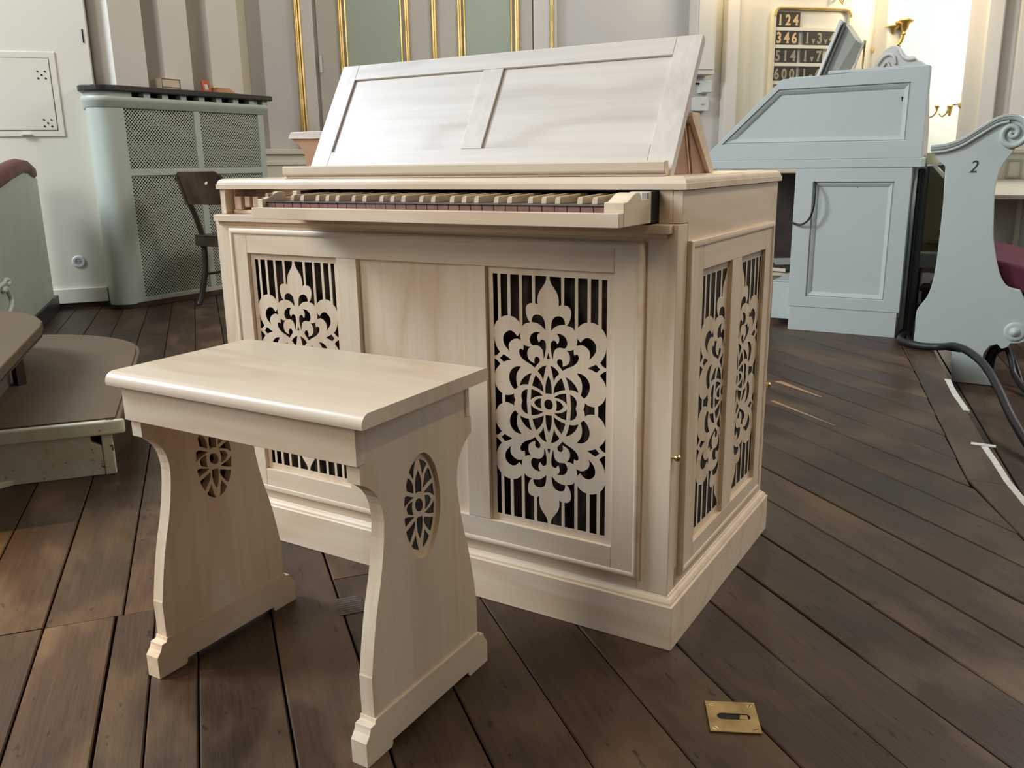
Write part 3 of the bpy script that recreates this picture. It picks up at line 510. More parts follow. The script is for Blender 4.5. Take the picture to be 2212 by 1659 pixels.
# low panelled parapet right behind the pew
par = empty('parapet', (0.5, 4.95, -0.178), 'low panelled cream parapet with sloping shelf behind the pew', 'parapet')
box('panel_wall', grey_wall, (0.12, 4.95, -0.178), (2.6, 5.05, 0.62), par)
box('shelf', cream, (0.10, 4.72, 0.635), (2.6, 5.06, 0.655), par, 0.004)
MB().prism([(4.72, 0.655), (5.02, 0.74), (5.02, 0.655)], 'yz', 0.10, 2.6).build('book_slope', cream, par, 0.002)
box('back_panel', cream, (0.10, 5.03, 0.70), (2.6, 5.08, 0.98), par)
box('rail', cream, (0.08, 5.0, 0.90), (2.6, 5.10, 0.925), par, 0.004)
MB().rectring(0.255, 0.745, 0.345, 0.86, [(0, 5.03), (0.004, 5.022), (0.010, 5.022), (0.014, 5.03)], lambda u, v, k: (u, k, v)).build('panel_moulding', panel_green, par)
box('stile', cream, (0.345, 4.93, -0.178), (0.375, 4.95, 0.62), par, 0.002)

# shell of the church round the view: remaining walls, windows, ceiling
wallseg('wall_west', (-7.15, -0.70), (-7.15, -6.2), nave_wall, side=-1)
wallseg('wall_south', (-7.15, -6.2), (5.0, -6.2), nave_wall, side=-1)
wallseg('wall_east', (5.0, -6.2), (5.0, 10.5), nave_wall, side=-1)
struct(box('ceiling', ceil_m, (-9, -6.5, 6.0), (5.2, 10.6, 6.1)))
def window(i, M_, w_, z0, z1):
    f = MB(M_); f.rectring(-w_/2-0.08, z0-0.08, w_/2+0.08, z1+0.08, [(0, 0), (0, -0.05), (0.08, -0.05), (0.08, 0)], lambda u, v, k: (u, k, v))
    fo = struct(f.build('window_%d' % i, stone_white))
    MB(M_).box(-w_/2, -0.012, z0, w_/2, -0.006, z1).build('pane', pane_m, fo)
    for k in (-1, 0, 1): MB(M_).box(k*w_/4-0.02, -0.04, z0, k*w_/4+0.02, -0.012, z1).build('glazing_bar', stone_white, fo)
    for k in range(1, 5): zz = z0+(z1-z0)*k/5; MB(M_).box(-w_/2, -0.038, zz-0.015, w_/2, -0.014, zz+0.015).build('glazing_bar', stone_white, fo)
window(1, Matrix.Translation((-2.6, -6.2, 0)) @ Matrix.Rotation(R(180), 4, 'Z'), 3.0, 1.6, 5.0)
window(2, Matrix.Translation((-7.15, -2.9, 0)) @ Matrix.Rotation(R(90), 4, 'Z'), 2.2, 1.8, 5.0)
window(3, Matrix.Translation((5.0, 2.6, 0)) @ Matrix.Rotation(R(-90), 4, 'Z'), 2.6, 1.9, 4.9)
# ------------------------------------------------------------------ the new organ (front y=0.013, right side x=-0.0149)
XL, XR, YF, YB = -1.144, -0.0149, 0.013, 0.6316
og = empty('chest_organ', (-0.58, 0.32, 0), 'pale maple chest organ with pierced fretwork panels and sloping music desk', 'organ')
def P_xy(u, v, h): return (u, v, h)
pm = MB(); pm.rectring(-1.159, 0.0, 0.0, 0.647, [(0, 0), (0, 0.0867), (0.0015, 0.0885), (0.0035, 0.0885), (0.0045, 0.093), (0.008, 0.0975), (0.0125, 0.0995), (0.0135, 0.1025), (0.0149, 0.1035)], P_xy, True, True)
pm.build('plinth', maple[0], og, 0.0006, smooth=25)
# carcass boards
side_out = [(0.0605, 0.1035), (YB, 0.1035), (YB, 0.8395), (0.0328, 0.8395), (0.0328, 0.7845), (0.0605, 0.7845)]
so1, so2 = rq_ = ((0.1275, 0.168, 0.3025, 0.697), (0.3625, 0.168, 0.5375, 0.697))
def rq(a, b, c, d): return [(a, b), (c, b), (c, d), (a, d)]
plate('side_panel', side_out, [rq(*so1), rq(*so2)], XR-0.018, XR, 'yz', maple[1], og, None, 0.0012)
box('front_post', maple[2], (-0.0755, YF, 0.1035), (XR, 0.0598, 0.7838), og, 0.0012)
box('front_post', maple[2], (XL, YF, 0.1035), (-1.0905, 0.0605, 0.7838), og, 0.0012)
box('side_panel', maple[1], (XL, 0.061, 0.1035), (XL+0.018, YB, 0.8395), og, 0.0012)
box('back_panel', maple[0], (XL+0.018, YB-0.012, 0.1035), (XR-0.018, YB-0.001, 0.8395), og)
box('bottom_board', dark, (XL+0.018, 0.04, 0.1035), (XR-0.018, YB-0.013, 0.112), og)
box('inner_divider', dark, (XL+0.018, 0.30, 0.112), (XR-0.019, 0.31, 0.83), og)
# raised front frame: rails and stiles
fy0, fy1 = 0.0065, 0.028
def fr(x0, z0, x1, z1, ax, nm): return box(nm, maple[ax], (x0, fy0, z0), (x1, fy1, z1), og, 0.0007)
fr(-1.0425, 0.699, -0.1275, 0.748, 0, 'top_rail'); fr(-1.0425, 0.130, -0.1275, 0.1795, 0, 'bottom_rail')
fr(-1.090, 0.130, -1.043, 0.748, 2, 'stile'); fr(-0.127, 0.130, -0.076, 0.748, 2, 'stile')
fr(-0.7735, 0.18, -0.7195, 0.6985, 2, 'stile'); fr(-0.4505, 0.18, -0.3975, 0.6985, 2, 'stile')
MB().rectring(-1.0915, 0.1285, -0.0745, 0.7495, [(-0.004, 0.0130), (-0.004, 0.006), (-0.001, 0.0035), (0.003, 0.0025), (0.007, 0.004), (0.0085, 0.0065)], lambda u, v, k: (u, k, v)).build('frame_moulding', maple[0], og, smooth=40)
box('top_filler', maple[0], (-1.09, YF, 0.7505), (-0.0757, 0.03, 0.7835), og)
box('bottom_filler', maple[0], (-1.09, YF, 0.1036), (-0.0757, 0.03, 0.1275), og)
box('centre_panel', maple[2], (-0.7195, 0.0175, 0.18), (-0.4505, 0.026, 0.6985), og)
# fretwork built from the cut outlines of one quarter
SY = [1, -1]
def mirrored(q, sx, sz): r = [(x*sx, z*sz) for x, z in q]; return r if sx*sz > 0 else r[::-1]
def fret_holes(mode):
    H = []
    for name, q in FRET.items():
        if name[0] == 'h':
            for sx in SY:
                for sz in SY:
                    if mode * sx >= 0: H.append((mirrored(q, sx, sz), name))
        elif name[0] == 'x':
            q = [(0.0 if abs(x) < 0.012 else x, z) for x, z in q]
            if mode == 0: full = [q[0]] + [p for p in q[1:-1]] + [(-p[0], p[1]) for p in q[1:-1]][::-1]; L = [full]
            else: L = [[(x*mode, z) for x, z in q]]
            for f in L:
                for sz in SY: H.append((mirrored(f, 1, sz), name))
        else:
            half = sorted_half(q)
            full = half + [(p[0], -p[1]) for p in half[::-1]]
            for sx in SY:
                if mode * sx >= 0: H.append((mirrored(full, sx, 1), name))
    if mode == 0: H.append((ellipse(0, 0, 0.078, 0.042, 24), 'ring'))
    else: H.append(([(0.078*math.cos(R(a))*mode, 0.042*math.sin(R(a))) for a in range(-90, 91, 15)], 'ring'))
    return H
def sorted_half(q):
    """open chain of the upper half: points clearly above the axis, ends kept just off it"""
    ax = [p for p in q if abs(p[1]) <= 0.0125]; up = [p for p in q if p[1] > 0.0125]
    i0 = max(range(len(q)), key=lambda i: (abs(q[i][1]) <= 0.0125 and abs(q[(i+1) % len(q)][1]) > 0.0125))
    ch = [q[(i0+1+k) % len(q)] for k in range(len(q))]
    ch = [p for p in ch if p[1] > 0.0125]
    first, last = q[i0], next((q[(i0+1+len(ch)+k) % len(q)] for k in range(len(q))), q[i0])
    return [(first[0], 0.003)] + ch + ([(last[0], 0.003)] if last is not first else [])
def snap(p): return (max(-0.999, min(0.999, p[0])), max(-0.999, min(0.999, p[1])))
def make_fret(name, mode, mapf, outer, lo, hi, plane, mat, T=None):
    hs = []
    for q, nm in fret_holes(mode):
        q = [snap(p) for p in q]
        if mode: q = [(min(max(x*mode, 0.004), 1)*mode, z) for x, z in q]
        s = smooth_poly(q, 3, 42) if nm != 'ring' else q
        hs.append([mapf(snap(p)) for p in s])
    return plate(name, outer, hs, lo, hi, plane, mat, og, T)
for cx0, x0, x1 in ((-0.265, -0.397, -0.1275), (-0.909, -1.0425, -0.774)):
    make_fret('fretwork_panel', 0, lambda p, c=cx0: (c + p[0]*0.1205, 0.4395 + p[1]*0.2455), rq(x0, 0.18, x1, 0.6985), 0.0155, 0.0170, 'xz', maple[2])
make_fret('side_fretwork_panel', -1, lambda p: (0.302 + p[0]*0.146, 0.4325 + p[1]*0.2495), rq(0.128, 0.169, 0.3035, 0.696), XR-0.0033, XR-0.0025, 'yz', maple[2])
make_fret('side_fretwork_panel', -1, lambda p: (0.302 + p[0]*0.142, 0.4325 + p[1]*0.2495), rq(0.1588, 0.169, 0.333, 0.696), XR-0.0033, XR-0.0025, 'yz', maple[2], Matrix.Translation((0, 0.696, 0)) @ Matrix.Diagonal((1, -1, 1, 1)))
# folded dark cloth behind the fretwork
def cloth_panel(x0, x1):
    n = 60; rows_ = 6; v_, f_ = [], []
    for r_ in range(rows_+1):
        for k in range(n+1):
            u = k/n; x = x0+(x1-x0)*u; z = 0.15+0.55*r_/rows_
            v_.append((x, 0.048 + 0.007*math.sin(u*34 - (r_/rows_)*5.0) + 0.003*math.sin(u*75+2*r_/rows_), z))
    for r_ in range(rows_):
        for k in range(n): a = r_*(n+1)+k; f_.append((a, a+1, a+n+2, a+n+1))
    m_ = MB(); m_._a(v_, f_); m_.build('cloth_backing', cloth, og, smooth=180)
cloth_panel(-1.06, -0.76); cloth_panel(-0.41, -0.115)
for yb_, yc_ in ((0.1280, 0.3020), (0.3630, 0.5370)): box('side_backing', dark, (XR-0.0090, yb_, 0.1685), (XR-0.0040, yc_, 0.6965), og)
# side frame
def sf_(y0, z0, y1, z1, ax, nm): return box(nm, maple[ax], (XR, y0, z0), (XR+0.0065, y1, z1), og, 0.0007)
sf_(0.1285, 0.6975, 0.5365, 0.748, 1, 'top_rail'); sf_(0.1285, 0.130, 0.5365, 0.1675, 1, 'bottom_rail')
sf_(0.066, 0.130, 0.128, 0.748, 2, 'stile'); sf_(0.537, 0.130, 0.587, 0.748, 2, 'stile'); sf_(0.3030, 0.168, 0.3620, 0.697, 2, 'stile')
MB().rectring(0.0650, 0.1285, 0.5880, 0.7495, [(-0.004, XR), (-0.004, XR+0.007), (-0.001, XR+0.0095), (0.003, XR+0.0105), (0.007, XR+0.009), (0.0085, XR+0.0065)], lambda u, v, k: (k, u, v)).build('side_frame_moulding', maple[1], og, smooth=40)
for yk in (0.018, 0.610):
    k_ = MB(); k_.lathe([(0.0035, 0), (0.0035, 0.004), (0.0066, 0.007), (0.0072, 0.011), (0.005, 0.015), (0, 0.0165)], (XR, yk, 0.3745), (1, 0, 0), 18).build('knob', bright_brass, og, smooth=60)
MB().prism(arc(0.051, 0.142, 0.0045, 0, 180, 8) + arc(0.051, 0.112, 0.0045, 180, 360, 8), 'yz', XR, XR+0.0006).build('catch_slot', pink_maple, og)
# ledge under the keyboard
lg = MB(); lg.prism([(-0.0003, 0.769), (-0.0003, 0.7837), (0.07, 0.7842), (0.07, 0.769)], 'yz', -1.1357, -0.0247); lg.build('key_ledge', maple[0], og, 0.0012)
MB().prism([(0.0125, 0.760), (0.0085, 0.762), (0.0060, 0.7685), (0.0125, 0.7685)], 'yz', -1.128, -0.032).build('ledge_cove', maple[0], og)
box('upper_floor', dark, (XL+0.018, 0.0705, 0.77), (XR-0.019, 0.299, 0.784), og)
# upper posts either side of the keyboard opening
box('upper_post', maple[2], (-0.058, 0.0328, 0.7845), (-0.0333, 0.10, 0.8395), og, 0.0008)
box('upper_post', maple[2], (XL, 0.0328, 0.7845), (-1.128, 0.0605, 0.8395), og, 0.0008)
box('soundboard_front', maple[0], (-1.126, 0.10, 0.7845), (-0.885, 0.11, 0.8395), og)
# top slab with a quarter round edge
MB().rectring(-1.1505, 0.0278, -0.0083, 0.6382, [(0.004, 0.840), (0.0, 0.8405), (0.0, 0.8505), (0.0018, 0.8512), (0.0022, 0.8538), (0.004, 0.8578), (0.0068, 0.861), (0.0105, 0.8628), (0.014, 0.8632)], P_xy, True, True).build('top_slab', maple[0], og, smooth=35)

# keyboard: drawer frame, 32 naturals, 22 sharps
box('key_slip', maple[0], (-0.868, -0.129, 0.7868), (-0.0590, -0.111, 0.8095), og, 0.0012)
chk = [(-0.1105, 0.787), (-0.1105, 0.8255), (-0.098, 0.8258), (-0.088, 0.8295), (-0.074, 0.836), (-0.064, 0.8388), (-0.052, 0.8390), (-0.046, 0.8365), (-0.042, 0.827), (-0.012, 0.827), (-0.012, 0.8385), (0.000, 0.8385), (0.000, 0.787)]
MB().prism(chk, 'yz', -0.0935, -0.0585).build('key_cheek', maple[1], og, 0.0012); MB().prism(chk, 'yz', -0.868, -0.8545).build('key_cheek', maple[1], og, 0.0012)
box('drawer_runner', dark, (-0.0930, 0.0005, 0.787), (-0.0585, 0.20, 0.8385), og); box('drawer_runner', dark, (-0.8678, 0.0005, 0.787), (-0.8548, 0.20, 0.8385), og)  # black boxes put in where the cheek sides run on in shade
box('cheek_pad', white_plastic, (-0.078, -0.036, 0.8272), (-0.0605, -0.013, 0.8380), og)
MB().lathe([(0.0045, 0), (0.0045, 0.035)], (-0.862, -0.09, 0.832), (0, 1, 0), 12).build('register_dowel', pink_maple, og, smooth=60)
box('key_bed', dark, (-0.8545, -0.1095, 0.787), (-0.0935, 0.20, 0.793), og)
KW = (0.8545-0.0940)/32; kx0 = -0.8543
for i in range(32):
    x0 = kx0 + KW*i + 0.0005; x1 = kx0 + KW*(i+1) - 0.0005
    k_ = MB().box(x0, -0.1005, 0.8175, x1, 0.12, 0.8198).build('natural_key', ebony, og, 0.0006, seg=1)
    f_ = box('key_front', key_pink, (x0+0.0003, -0.0990, 0.8065), (x1-0.0003, 0.10, 0.8172), k_)
octave = [1, 2, 4, 5, 6]; n_ = 0
for oc in range(5):
    for b_ in octave:
        i = oc*7 + b_
        if i >= 31 or (oc == 4 and b_ > 2): continue
        xc = kx0 + KW*i + {1: -0.002, 2: 0.002, 4: -0.003, 5: 0, 6: 0.003}[b_]
        s_ = MB(); s_.loops([[(xc-0.0048, -0.0500, 0.820), (xc+0.0048, -0.0500, 0.820), (xc+0.0048, 0.06, 0.820), (xc-0.0048, 0.06, 0.820)], [(xc-0.0045, -0.0480, 0.829), (xc+0.0045, -0.0480, 0.829), (xc+0.0048, 0.06, 0.832), (xc-0.0048, 0.06, 0.832)], [(xc-0.0034, -0.0445, 0.8312), (xc+0.0034, -0.0445, 0.8312), (xc+0.0036, 0.06, 0.8345), (xc-0.0036, 0.06, 0.8345)]])
        s_.build('sharp_key', sharp_m, og)
# stop levers in the recess left of the keyboard
for k, (xa, xb) in enumerate(((-1.112, -1.090), (-1.078, -1.062), (-1.052, -1.034), (-1.022, -1.006))):
    l_ = box('stop_lever', pink_maple, (xa, 0.045, 0.7995 if k else 0.7935), (xb, 0.09, 0.823), og, 0.0015)
box('stop_rail', maple[0], (-1.126, 0.052, 0.7845), (-0.885, 0.085, 0.793), og, 0.001)
MB().prism([(-1.03, 0.824), (-0.93, 0.827), (-0.872, 0.839), (-1.03, 0.839)], 'xz', 0.09, 0.099).build('stop_bracket', maple[0], og, 0.0008)

# music desk: ledge, framed leaning panel, side props
DS = Matrix.Translation((0, 0.052, 0.8635)) @ Matrix.Rotation(-math.atan2(0.140, 0.238), 4, 'X')      # local z up the desk face, -y to the front
dk = MB(); dk.prism([(0.0365, 0.8635), (0.040, 0.8675), (0.034, 0.8695), (0.033, 0.8725), (0.033, 0.8865), (0.037, 0.8885), (0.050, 0.8885), (0.054, 0.8635)], 'yz', -0.938, -0.050)
dk.build('desk_ledge', maple[0], og, 0.0008)
zt_ = 0.279
def dsk(nm, x0, z0, x1, z1, ax, y0=0.0, y1=0.016, m_=None): return box(nm, m_ or maple_desk[ax], (x0, y0, z0), (x1, y1, z1), og, 0.0008, DS)
dsk('desk_stile', -0.885, 0.018, -0.8385, zt_, 2); dsk('desk_stile', -0.0955, 0.0, -0.047, zt_, 2); dsk('desk_stile', -0.498, 0.0625, -0.4505, zt_-0.0375, 2)
dsk('desk_rail', -0.838, zt_-0.037, -0.096, zt_, 0); dsk('desk_rail', -0.838, 0.018, -0.096, 0.062, 0)
dsk('desk_panel', -0.838, 0.0625, -0.4985, zt_-0.0375, 0, 0.005, 0.013); dsk('desk_panel', -0.450, 0.0625, -0.096, zt_-0.0375, 0, 0.005, 0.013)
dsk('desk_back', -0.88, 0.02, -0.055, zt_-0.006, 0, 0.0165, 0.0185, ply)
# triangular prop and the lower rear rest behind the desk
def tri(nm, pts_, x0, x1, m_): return MB().prism(pts_, 'yz', x0, x1).build(nm, m_, og, 0.0006)
tri('desk_prop', [(0.088, 0.8635), (0.229, 0.8635), (0.229, 0.885), (0.183, 0.995), (0.172, 0.992)], -0.088, -0.079, ply)
tri('desk_prop', [(0.088, 0.8635), (0.229, 0.8635), (0.183, 0.995), (0.172, 0.992)], -0.86, -0.851, ply)
tri('prop_edge', [(0.2295, 0.8635), (0.235, 0.8635), (0.186, 1.0), (0.181, 0.998)], -0.090, -0.077, maple[2])
tri('rear_prop', [(0.237, 0.8635), (0.312, 0.8635), (0.215, 0.952), (0.208, 0.948)], -0.083, -0.074, ply)
tri('rear_rest', [(0.313, 0.8635), (0.332, 0.8635), (0.334, 0.869), (0.243, 0.973), (0.2035, 0.973), (0.2035, 0.966), (0.216, 0.953)], -0.90, -0.066, maple[0])
# corbelled cap at the left end
MB().prism([(-1.076, 0.953), (-1.066, 0.968), (-0.93, 0.968), (-0.93, 0.952), (-1.0, 0.951)], 'xz', 0.195, 0.30).build('corbel_cap', maple_desk[0], og, 0.001)
cb = [(-1.072, 0.9525), (-1.055, 0.943), (-1.040, 0.930), (-1.031, 0.915), (-1.027, 0.897), (-1.030, 0.8635), (-0.92, 0.8635), (-0.92, 0.9525)]
MB().prism(smooth_poly(cb, 3, 40), 'xz', 0.20, 0.295).build('corbel', ply, og, 0.0008)

# ------------------------------------------------------------------ bench
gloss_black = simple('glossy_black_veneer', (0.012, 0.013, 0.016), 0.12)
bn = empty('organ_bench', (-0.5343, -0.367, 0), 'pale maple organ bench with pierced oval ends standing before the organ', 'bench', rz=0.008)
T5 = WM[bn]
W2 = 0.2515
sp_ = [(-0.1625, 0.538)] + [(-0.1515 - 0.011*math.cos(R(a)), 0.5490 + 0.011*math.sin(R(a))) for a in range(0, 91, 12)]
sp_ = [(-0.1625, 0.538), (-0.1635, 0.5425)] + [(-0.1465 - 0.017*math.cos(R(a)), 0.5430 + 0.017*math.sin(R(a))) for a in range(8, 91, 8)] + [(0.152, 0.56)] + [(0.1520 + 0.007*math.sin(R(a)), 0.553 + 0.007*math.cos(R(a))) for a in range(15, 91, 15)] + [(0.159, 0.538)]
MB(T5).prism(sp_, 'yz', -0.278, 0.278).build('seat', maple[0], bn, smooth=35)
box('front_apron', maple[0], (-0.2585, -0.1490, 0.4765), (0.2525, -0.1305, 0.5375), bn, 0.001, T5)
box('rear_apron', maple[0], (-0.2515, 0.1225, 0.4765), (0.2515, 0.1400, 0.5375), bn, 0.001, T5)
HW = [(0.1300, 0.5375), (0.1300, 0.4765), (0.1430, 0.4760), (0.1430, 0.4475), (0.1370, 0.4450), (0.1262, 0.438), (0.1150, 0.428), (0.1060, 0.416), (0.1000, 0.402), (0.0970, 0.386), (0.0962, 0.372), (0.0985, 0.348), (0.1040, 0.315), (0.1120, 0.281), (0.1222, 0.2475), (0.1300, 0.215), (0.1370, 0.180), (0.1437, 0.141), (0.1450, 0.138), (0.1445, 0.066)]
outl = [(a, z) for a, z in HW] + [(-a, z) for a, z in HW[::-1]]
for sgn in (1, -1):
    xo, xi = W2*sgn, (W2-0.0245)*sgn
    lo, hi = min(xo, xi), max(xo, xi)
    rec = (xo - 0.007*sgn)
    f_ = rec - 0.0015*sgn; g_ = f_ - 0.001*sgn
    plate('end_panel', outl, [ellipse(0, 0.3655, 0.0475, 0.0877, 48)], min(xo, g_), max(xo, g_), 'yz', maple[2], bn, T5)
    hs = []
    for nm, q in OVAL.items():
        q2 = [((p[0]-0.0030)*0.985, (p[1]-0.3633)*1.0+0.3655) for p in q]
        q3 = []
        for y_, z_ in q2:
            rr = math.hypot(y_/0.0415, (z_-0.3655)/0.0785)
            if rr > 0.97: y_, z_ = y_*0.97/rr, (z_-0.3655)*0.97/rr+0.3655
            q3.append((y_, z_))
        a_ = sum(q3[i][0]*q3[(i+1) % len(q3)][1]-q3[(i+1) % len(q3)][0]*q3[i][1] for i in range(len(q3)))
        if a_ < 0: q3 = q3[::-1]
        hs.append(smooth_poly(q3, 3, 50))
    plate('oval_fretwork', ellipse(0, 0.3655, 0.0474, 0.0876, 48), hs, min(rec-0.0004*sgn, f_), max(rec-0.0004*sgn, f_), 'yz', maple[2], bn, T5)
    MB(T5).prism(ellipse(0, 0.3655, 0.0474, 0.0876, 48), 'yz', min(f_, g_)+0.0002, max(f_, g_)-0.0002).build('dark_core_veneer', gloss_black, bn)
    plate('inner_end_panel', outl, hs, min(g_, xi), max(g_, xi), 'yz', maple[2], bn, T5)
    FT = [(-0.1700, 0.0), (-0.1700, 0.0415), (-0.1655, 0.0470), (-0.1615, 0.052), (-0.1588, 0.058), (-0.1578, 0.0625), (-0.147, 0.0635), (-0.145, 0.0705), (0.145, 0.0705), (0.147, 0.0635), (0.1578, 0.0625), (0.1588, 0.058), (0.1615, 0.052), (0.1655, 0.0470), (0.1700, 0.0415), (0.1700, 0.0), (0.112, 0.0), (0.108, 0.004), (0.108, 0.0105), (-0.108, 0.0105), (-0.108, 0.004), (-0.112, 0.0)]
    a0, a1 = (0.2243, 0.2555) if sgn > 0 else (-0.2555, -0.2243)
    MB(T5).prism(FT, 'yz', a0, a1).build('foot', maple[1], bn, 0.0008)

# ------------------------------------------------------------------ brass floor plate
c0 = Vector((0.1619, -0.1392, 0)); ang = math.atan2(-0.08529+0.11985, 0.18246-0.10916)
bp_ = empty('brass_floor_plate', tuple(c0), 'square brass plate with slot and four screws let into the floor', 'floor plate', rz=ang)
TP = WM[bp_]
slot = arc(0.020, 0.0, 0.0085, -70, 70, 5) + arc(-0.017, 0.0, 0.0085, 90, 270, 8)
plate('plate', [(-0.0405, -0.0405), (0.0405, -0.0405), (0.0405, 0.0405), (-0.0405, 0.0405)], [slot] + [ellipse(sx*0.0315, sy*0.0315, 0.0052, 0.0052, 14) for sx in (-1, 1) for sy in (-1, 1)], 0.0012, 0.0030, 'xy', brass, bp_, TP, 0.0004)
box('slot_floor', dark, (-0.03, -0.0095, 0.0002), (0.033, 0.0095, 0.0011), bp_, 0, TP)
MB(TP).prism([(0.010, -0.006), (0.024, -0.006), (0.024, 0.006), (0.012, 0.006)], 'xy', 0.0011, 0.0024).build('catch', brass, bp_, 0.0006)
for sx in (-1, 1):
    for sy in (-1, 1):
        m_ = TP @ Matrix.Translation((sx*0.0315, sy*0.0315, 0)) @ Matrix.Rotation(R(40*sx+15*sy), 4, 'Z')
        mb_ = MB(m_)
        for sd in (1, -1): mb_.prism([(0.0048*math.cos(R(a))*1.0, sd*0.0006 + 0.0042*math.sin(R(a))*sd) for a in range(0, 181, 20)][::sd], 'xy', 0.0011, 0.0026)
        mb_.build('screw', bright_brass, bp_)
wallseg('wall_alcove_right', (-0.20, 10.4), (-0.20, 8.6), cream, side=1)
wallseg('wall_alcove_left', (-1.0, 7.98), (-1.6, 10.4), cream, side=1)

# ------------------------------------------------------------------ radiator cover
rc = empty('radiator_cover', (-4.7, 2.8, 0), 'pale green radiator cover with pierced grille doors and black top', 'radiator cover')
cyl = arc(-4.65, 2.19, 0.10, -128, 2, 14)
MB().prism([(-4.90, 2.24), (-4.815, 2.172)] + cyl + [(-4.55, 2.205), (-4.62, 2.205)], 'xy', 0.03, 1.315).build('rounded_corner', green, rc, smooth=30)
MB().prism([(-4.90, 2.24), (-4.82, 2.165)] + arc(-4.65, 2.19, 0.11, -118, 0, 12) + [(-4.54, 2.21)], 'xy', 0.0, 0.03).build('rounded_base', black, rc)
ex_ = []
box('plinth_board', wood('reddish_base', 1, (0.10, 0.055, 0.035), (0.06, 0.035, 0.025)), (-4.60, 2.19, 0.0), (-4.545, 3.43, 0.035), rc, 0.002)
outer = [(2.19, 0.03), (3.43, 0.03), (3.43, 1.315), (2.19, 1.315)]
def rq(a, b, c, d): return [(a, b), (c, b), (c, d), (a, d)]
gr = [(2.262, 0.06, 2.80, 0.845), (2.262, 0.885, 2.80, 1.268), (2.85, 0.06, 3.375, 0.845), (2.85, 0.885, 3.375, 1.268)]
plate('door_frame', outer, [rq(*g) for g in gr], -4.575, -4.55, 'yz', green, rc, None, 0.003)
box('back_panel', dark, (-4.62, 2.2, 0.03), (-4.60, 3.42, 1.3), rc)
def grille(g, name='grille'):
    y0, z0, y1, z1 = g; p = 0.0228; ny = int((y1-y0)/p)+1; nz = int((z1-z0)/p)+1
    vs_, fs = [], []; py = (y1-y0)/ny; pz = (z1-z0)/nz; x = -4.560
    # each diamond cell: 4 corners + 4 hole corners
    def cell(cy, cz):
        hy, hz = py/2, pz/2; n = len(vs_); r = 0.66
        outer_ = [(cy-hy, cz), (cy, cz-hz), (cy+hy, cz), (cy, cz+hz)]
        outer_ = [(min(max(a, y0), y1), min(max(b, z0), z1)) for a, b in outer_]
        inn = [(cy-hy*r, cz), (cy, cz-hz*r), (cy+hy*r, cz), (cy, cz+hz*r)]
        inn = [(min(max(a, y0+.001), y1-.001), min(max(b, z0+.001), z1-.001)) for a, b in inn]
        for a, b in outer_: vs_.append((x, a, b))
        for a, b in inn: vs_.append((x, a, b))
        for a, b in inn: vs_.append((x-0.004, a, b))
        for i in range(4):
            j = (i+1) % 4; fs.append((n+i, n+j, n+4+j, n+4+i)); fs.append((n+4+i, n+4+j, n+8+j, n+8+i))
    for i in range(ny+1):
        for k in range(nz+1):
            cell(y0+i*py, z0+k*pz)
            if i < ny and k < nz: cell(y0+(i+.5)*py, z0+(k+.5)*pz)
    me = bpy.data.meshes.new(name); me.from_pydata(vs_, [], fs); me.materials.append(green_grid)
    o = bpy.data.objects.new(name, me); col.objects.link(o); finish(o, rc); o['kind'] = 'stuff'
for g in gr: grille(g)
prof = [(0.0, 1.262), (-0.006, 1.268), (-0.010, 1.285), (-0.022, 1.300), (-0.026, 1.318), (-0.02, 1.330)]
edge = arc(-4.65, 2.19, 0.10, -120, 0, 12) + [(-4.55, 3.43), (-4.89, 3.43), (-4.89, 2.24), (-4.815, 2.168)]
def off_edge(d):
    o_ = arc(-4.65, 2.19, 0.10-d, -120, 0, 12); return o_ + [(-4.55-d, 3.43-d), (-4.89, 3.43-d), (-4.89, 2.2)]
MB().loops([[(x, y, z) for x, y in off_edge(d)] for d, z in prof]).build('cornice', green, rc, smooth=50)
MB().prism(arc(-4.65, 2.19, 0.10, -120, 0, 12) + [(-4.55, 2.33), (-4.63, 2.33), (-4.88, 2.24), (-4.81, 2.165)], 'xy', 1.330, 1.36).build('spacer_block', green, rc, smooth=30)
for yb in (2.415, 2.555, 2.70, 2.85, 3.00, 3.15, 3.30, 3.425): box('spacer_block', green, (-4.60, yb, 1.330), (-4.545, yb+0.05, 1.36), rc, 0.002)
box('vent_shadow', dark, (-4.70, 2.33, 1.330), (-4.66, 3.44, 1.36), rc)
tp = arc(-4.65, 2.19, 0.135, -118, 0, 10) + [(-4.515, 3.50), (-4.87, 3.50), (-4.87, 2.23), (-4.815, 2.158)]
MB().prism(tp, 'xy', 1.36, 1.395).build('top_board', black, rc, 0.006)
MB().prism([(-4.87, 2.24), (-4.58, 2.24), (-4.56, 3.0), (-4.58, 3.42), (-4.87, 3.42)], 'xy', 1.395, 1.402).build('loose_slab', simple('dark_slate', (0.06, 0.06, 0.055), 0.5), rc, 0.002)
